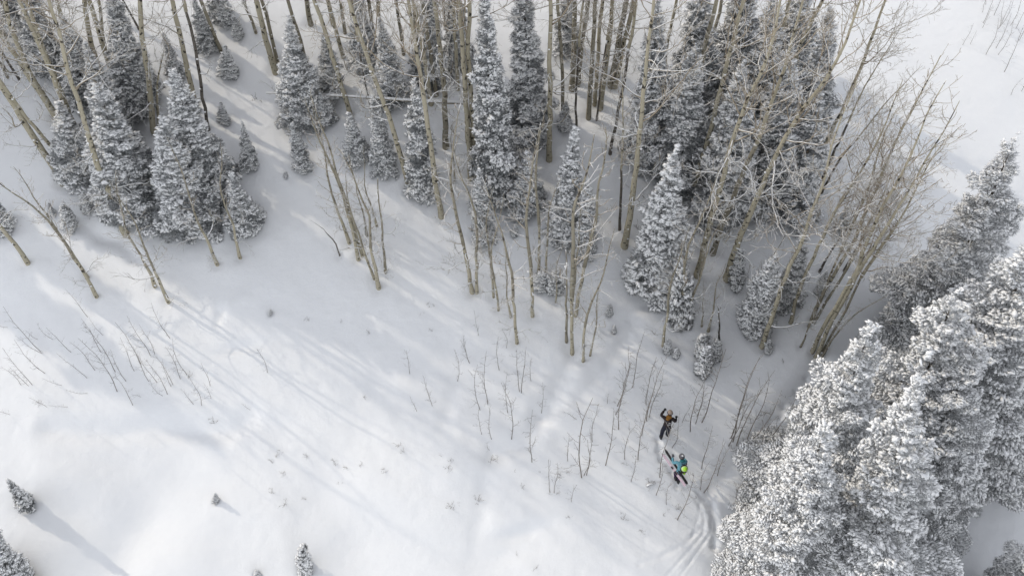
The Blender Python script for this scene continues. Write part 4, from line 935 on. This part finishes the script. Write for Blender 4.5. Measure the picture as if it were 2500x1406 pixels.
for s in (-1, 1):
    mb = MB(); mb.tube(np.array([[s * .12, .03, -.18], [s * .13, .20, .0], [s * .13, .24, .12], [s * .1, .12, .24]]), np.full(4, 0.018), 6); link('strap', mb.mesh('strap', [K['dark']]), b2)
def ski(mid, d, L, nrm, top, base, label):
    mid = np.array(mid, float); d = np.array(d, float); d /= np.linalg.norm(d); nrm = np.array(nrm, float); nrm -= d * (nrm @ d); nrm /= np.linalg.norm(nrm); sd_ = np.cross(d, nrm)
    e = empty('ski', mid); tag(e, label, 'ski', 'pair of carried skis'); s = np.linspace(-0.5, 0.5, 25)
    w = 0.048 + 0.018 * (2 * s) ** 2; w[-3:] = [0.058, 0.042, 0.012]; w[0] = 0.04; zc = 0.03 * (1 - (2 * s) ** 2) + 0.10 * np.clip((s - 0.36) / 0.14, 0, 1) ** 2
    c = d * (s * L)[:, None] + nrm * zc[:, None]
    def sheet(t0, t1, m_, nm):
        mb = MB(); V = np.concatenate([c + sd_ * w[:, None] + nrm * t0, c - sd_ * w[:, None] + nrm * t0, c - sd_ * w[:, None] + nrm * t1, c + sd_ * w[:, None] + nrm * t1]); F_ = []; n_ = 25
        for q in range(4):
            for i in range(n_ - 1):
                A_, B_ = q * n_ + i, ((q + 1) % 4) * n_ + i; F_ += [[A_, A_ + 1, B_], [B_, A_ + 1, B_ + 1]]
        for k_ in (0, n_ - 1): F_ += [[k_, n_ + k_, 2 * n_ + k_], [k_, 2 * n_ + k_, 3 * n_ + k_]]
        mb.add(V, F_); link(nm, mb.mesh(nm, [m_], False), e)
    sheet(0.003, 0.014, top, 'topsheet'); sheet(-0.004, 0.002, base, 'base')
    for q, l_ in ((-0.10, 0.09), (0.06, 0.06)):
        Rm = np.stack([d, sd_, nrm], 1); v, f = box_vf(d * q * L + nrm * 0.045, (l_, 0.035, 0.028), Rm); mb = MB(); mb.add(v, f); link('binding', mb.mesh('binding', [K['dark']], False), e)
dsk = (-0.80, 1.42, 0.30)
ski(f2 + np.array([-0.22, 0.34, 1.0]), dsk, 1.78, (-0.1, -0.35, 0.9), K['dark'], K['white'], 'dark-topped ski, upper one of the pair under the left arm')
ski(f2 + np.array([-0.31, 0.24, 0.90]), (-0.80, 1.35, 0.22), 1.72, (-0.6, -0.3, 0.8), K['pink'], K['dark'], 'pale pink-white ski, lower one of the pair under the left arm')
h2 = f2 + np.array([-0.35, 0.80, 1.30]); pole(h2, h2 + np.array([-0.05, 0.55, -1.0]), 'pole held upright in the left hand of the person carrying skis')

# ------------------------------------------------------------------ snow surface: one sheet, fine where seen
def axis(lo, hi, step, far):
    a = np.arange(lo, hi, step); g = []; q = hi; s = step
    while q < far: s *= 1.22; q += s; g.append(q)
    b = []; q = lo; s = step
    while q > -far: s *= 1.22; q -= s; b.append(q)
    return np.concatenate([b[::-1], a, [hi], g])
xs = axis(-34, 36, 0.08, 600); ys = axis(5.5, 45, 0.08, 600)
X, Y = np.meshgrid(xs, ys); Z = H(X, Y)
for (wx, wy, wr, wd) in WELLS:
    i0, i1 = np.searchsorted(xs, [wx - 3 * wr, wx + 3 * wr]); j0, j1 = np.searchsorted(ys, [wy - 3 * wr, wy + 3 * wr])
    if i1 <= i0 or j1 <= j0: continue
    d2 = ((X[j0:j1, i0:i1] - wx) ** 2 + (Y[j0:j1, i0:i1] - wy) ** 2) / wr ** 2
    Z[j0:j1, i0:i1] += -wd * np.exp(-d2) + 0.0 * d2
nx, ny = len(xs), len(ys); I = (np.arange(ny - 1)[:, None] * nx + np.arange(nx - 1)[None, :]).ravel()
mb = MB(); mb.add(np.stack([X, Y, Z], -1).reshape(-1, 3), np.concatenate([np.stack([I, I + 1, I + nx + 1], 1), np.stack([I, I + nx + 1, I + nx], 1)]))
g = link('snow_ground', mb.mesh('snow_ground', [M['ground']])); tag(g, kind='structure')
print('objects', len(bpy.data.objects), 'tris proto', sum(len(m_.polygons) for m_ in bpy.data.meshes))
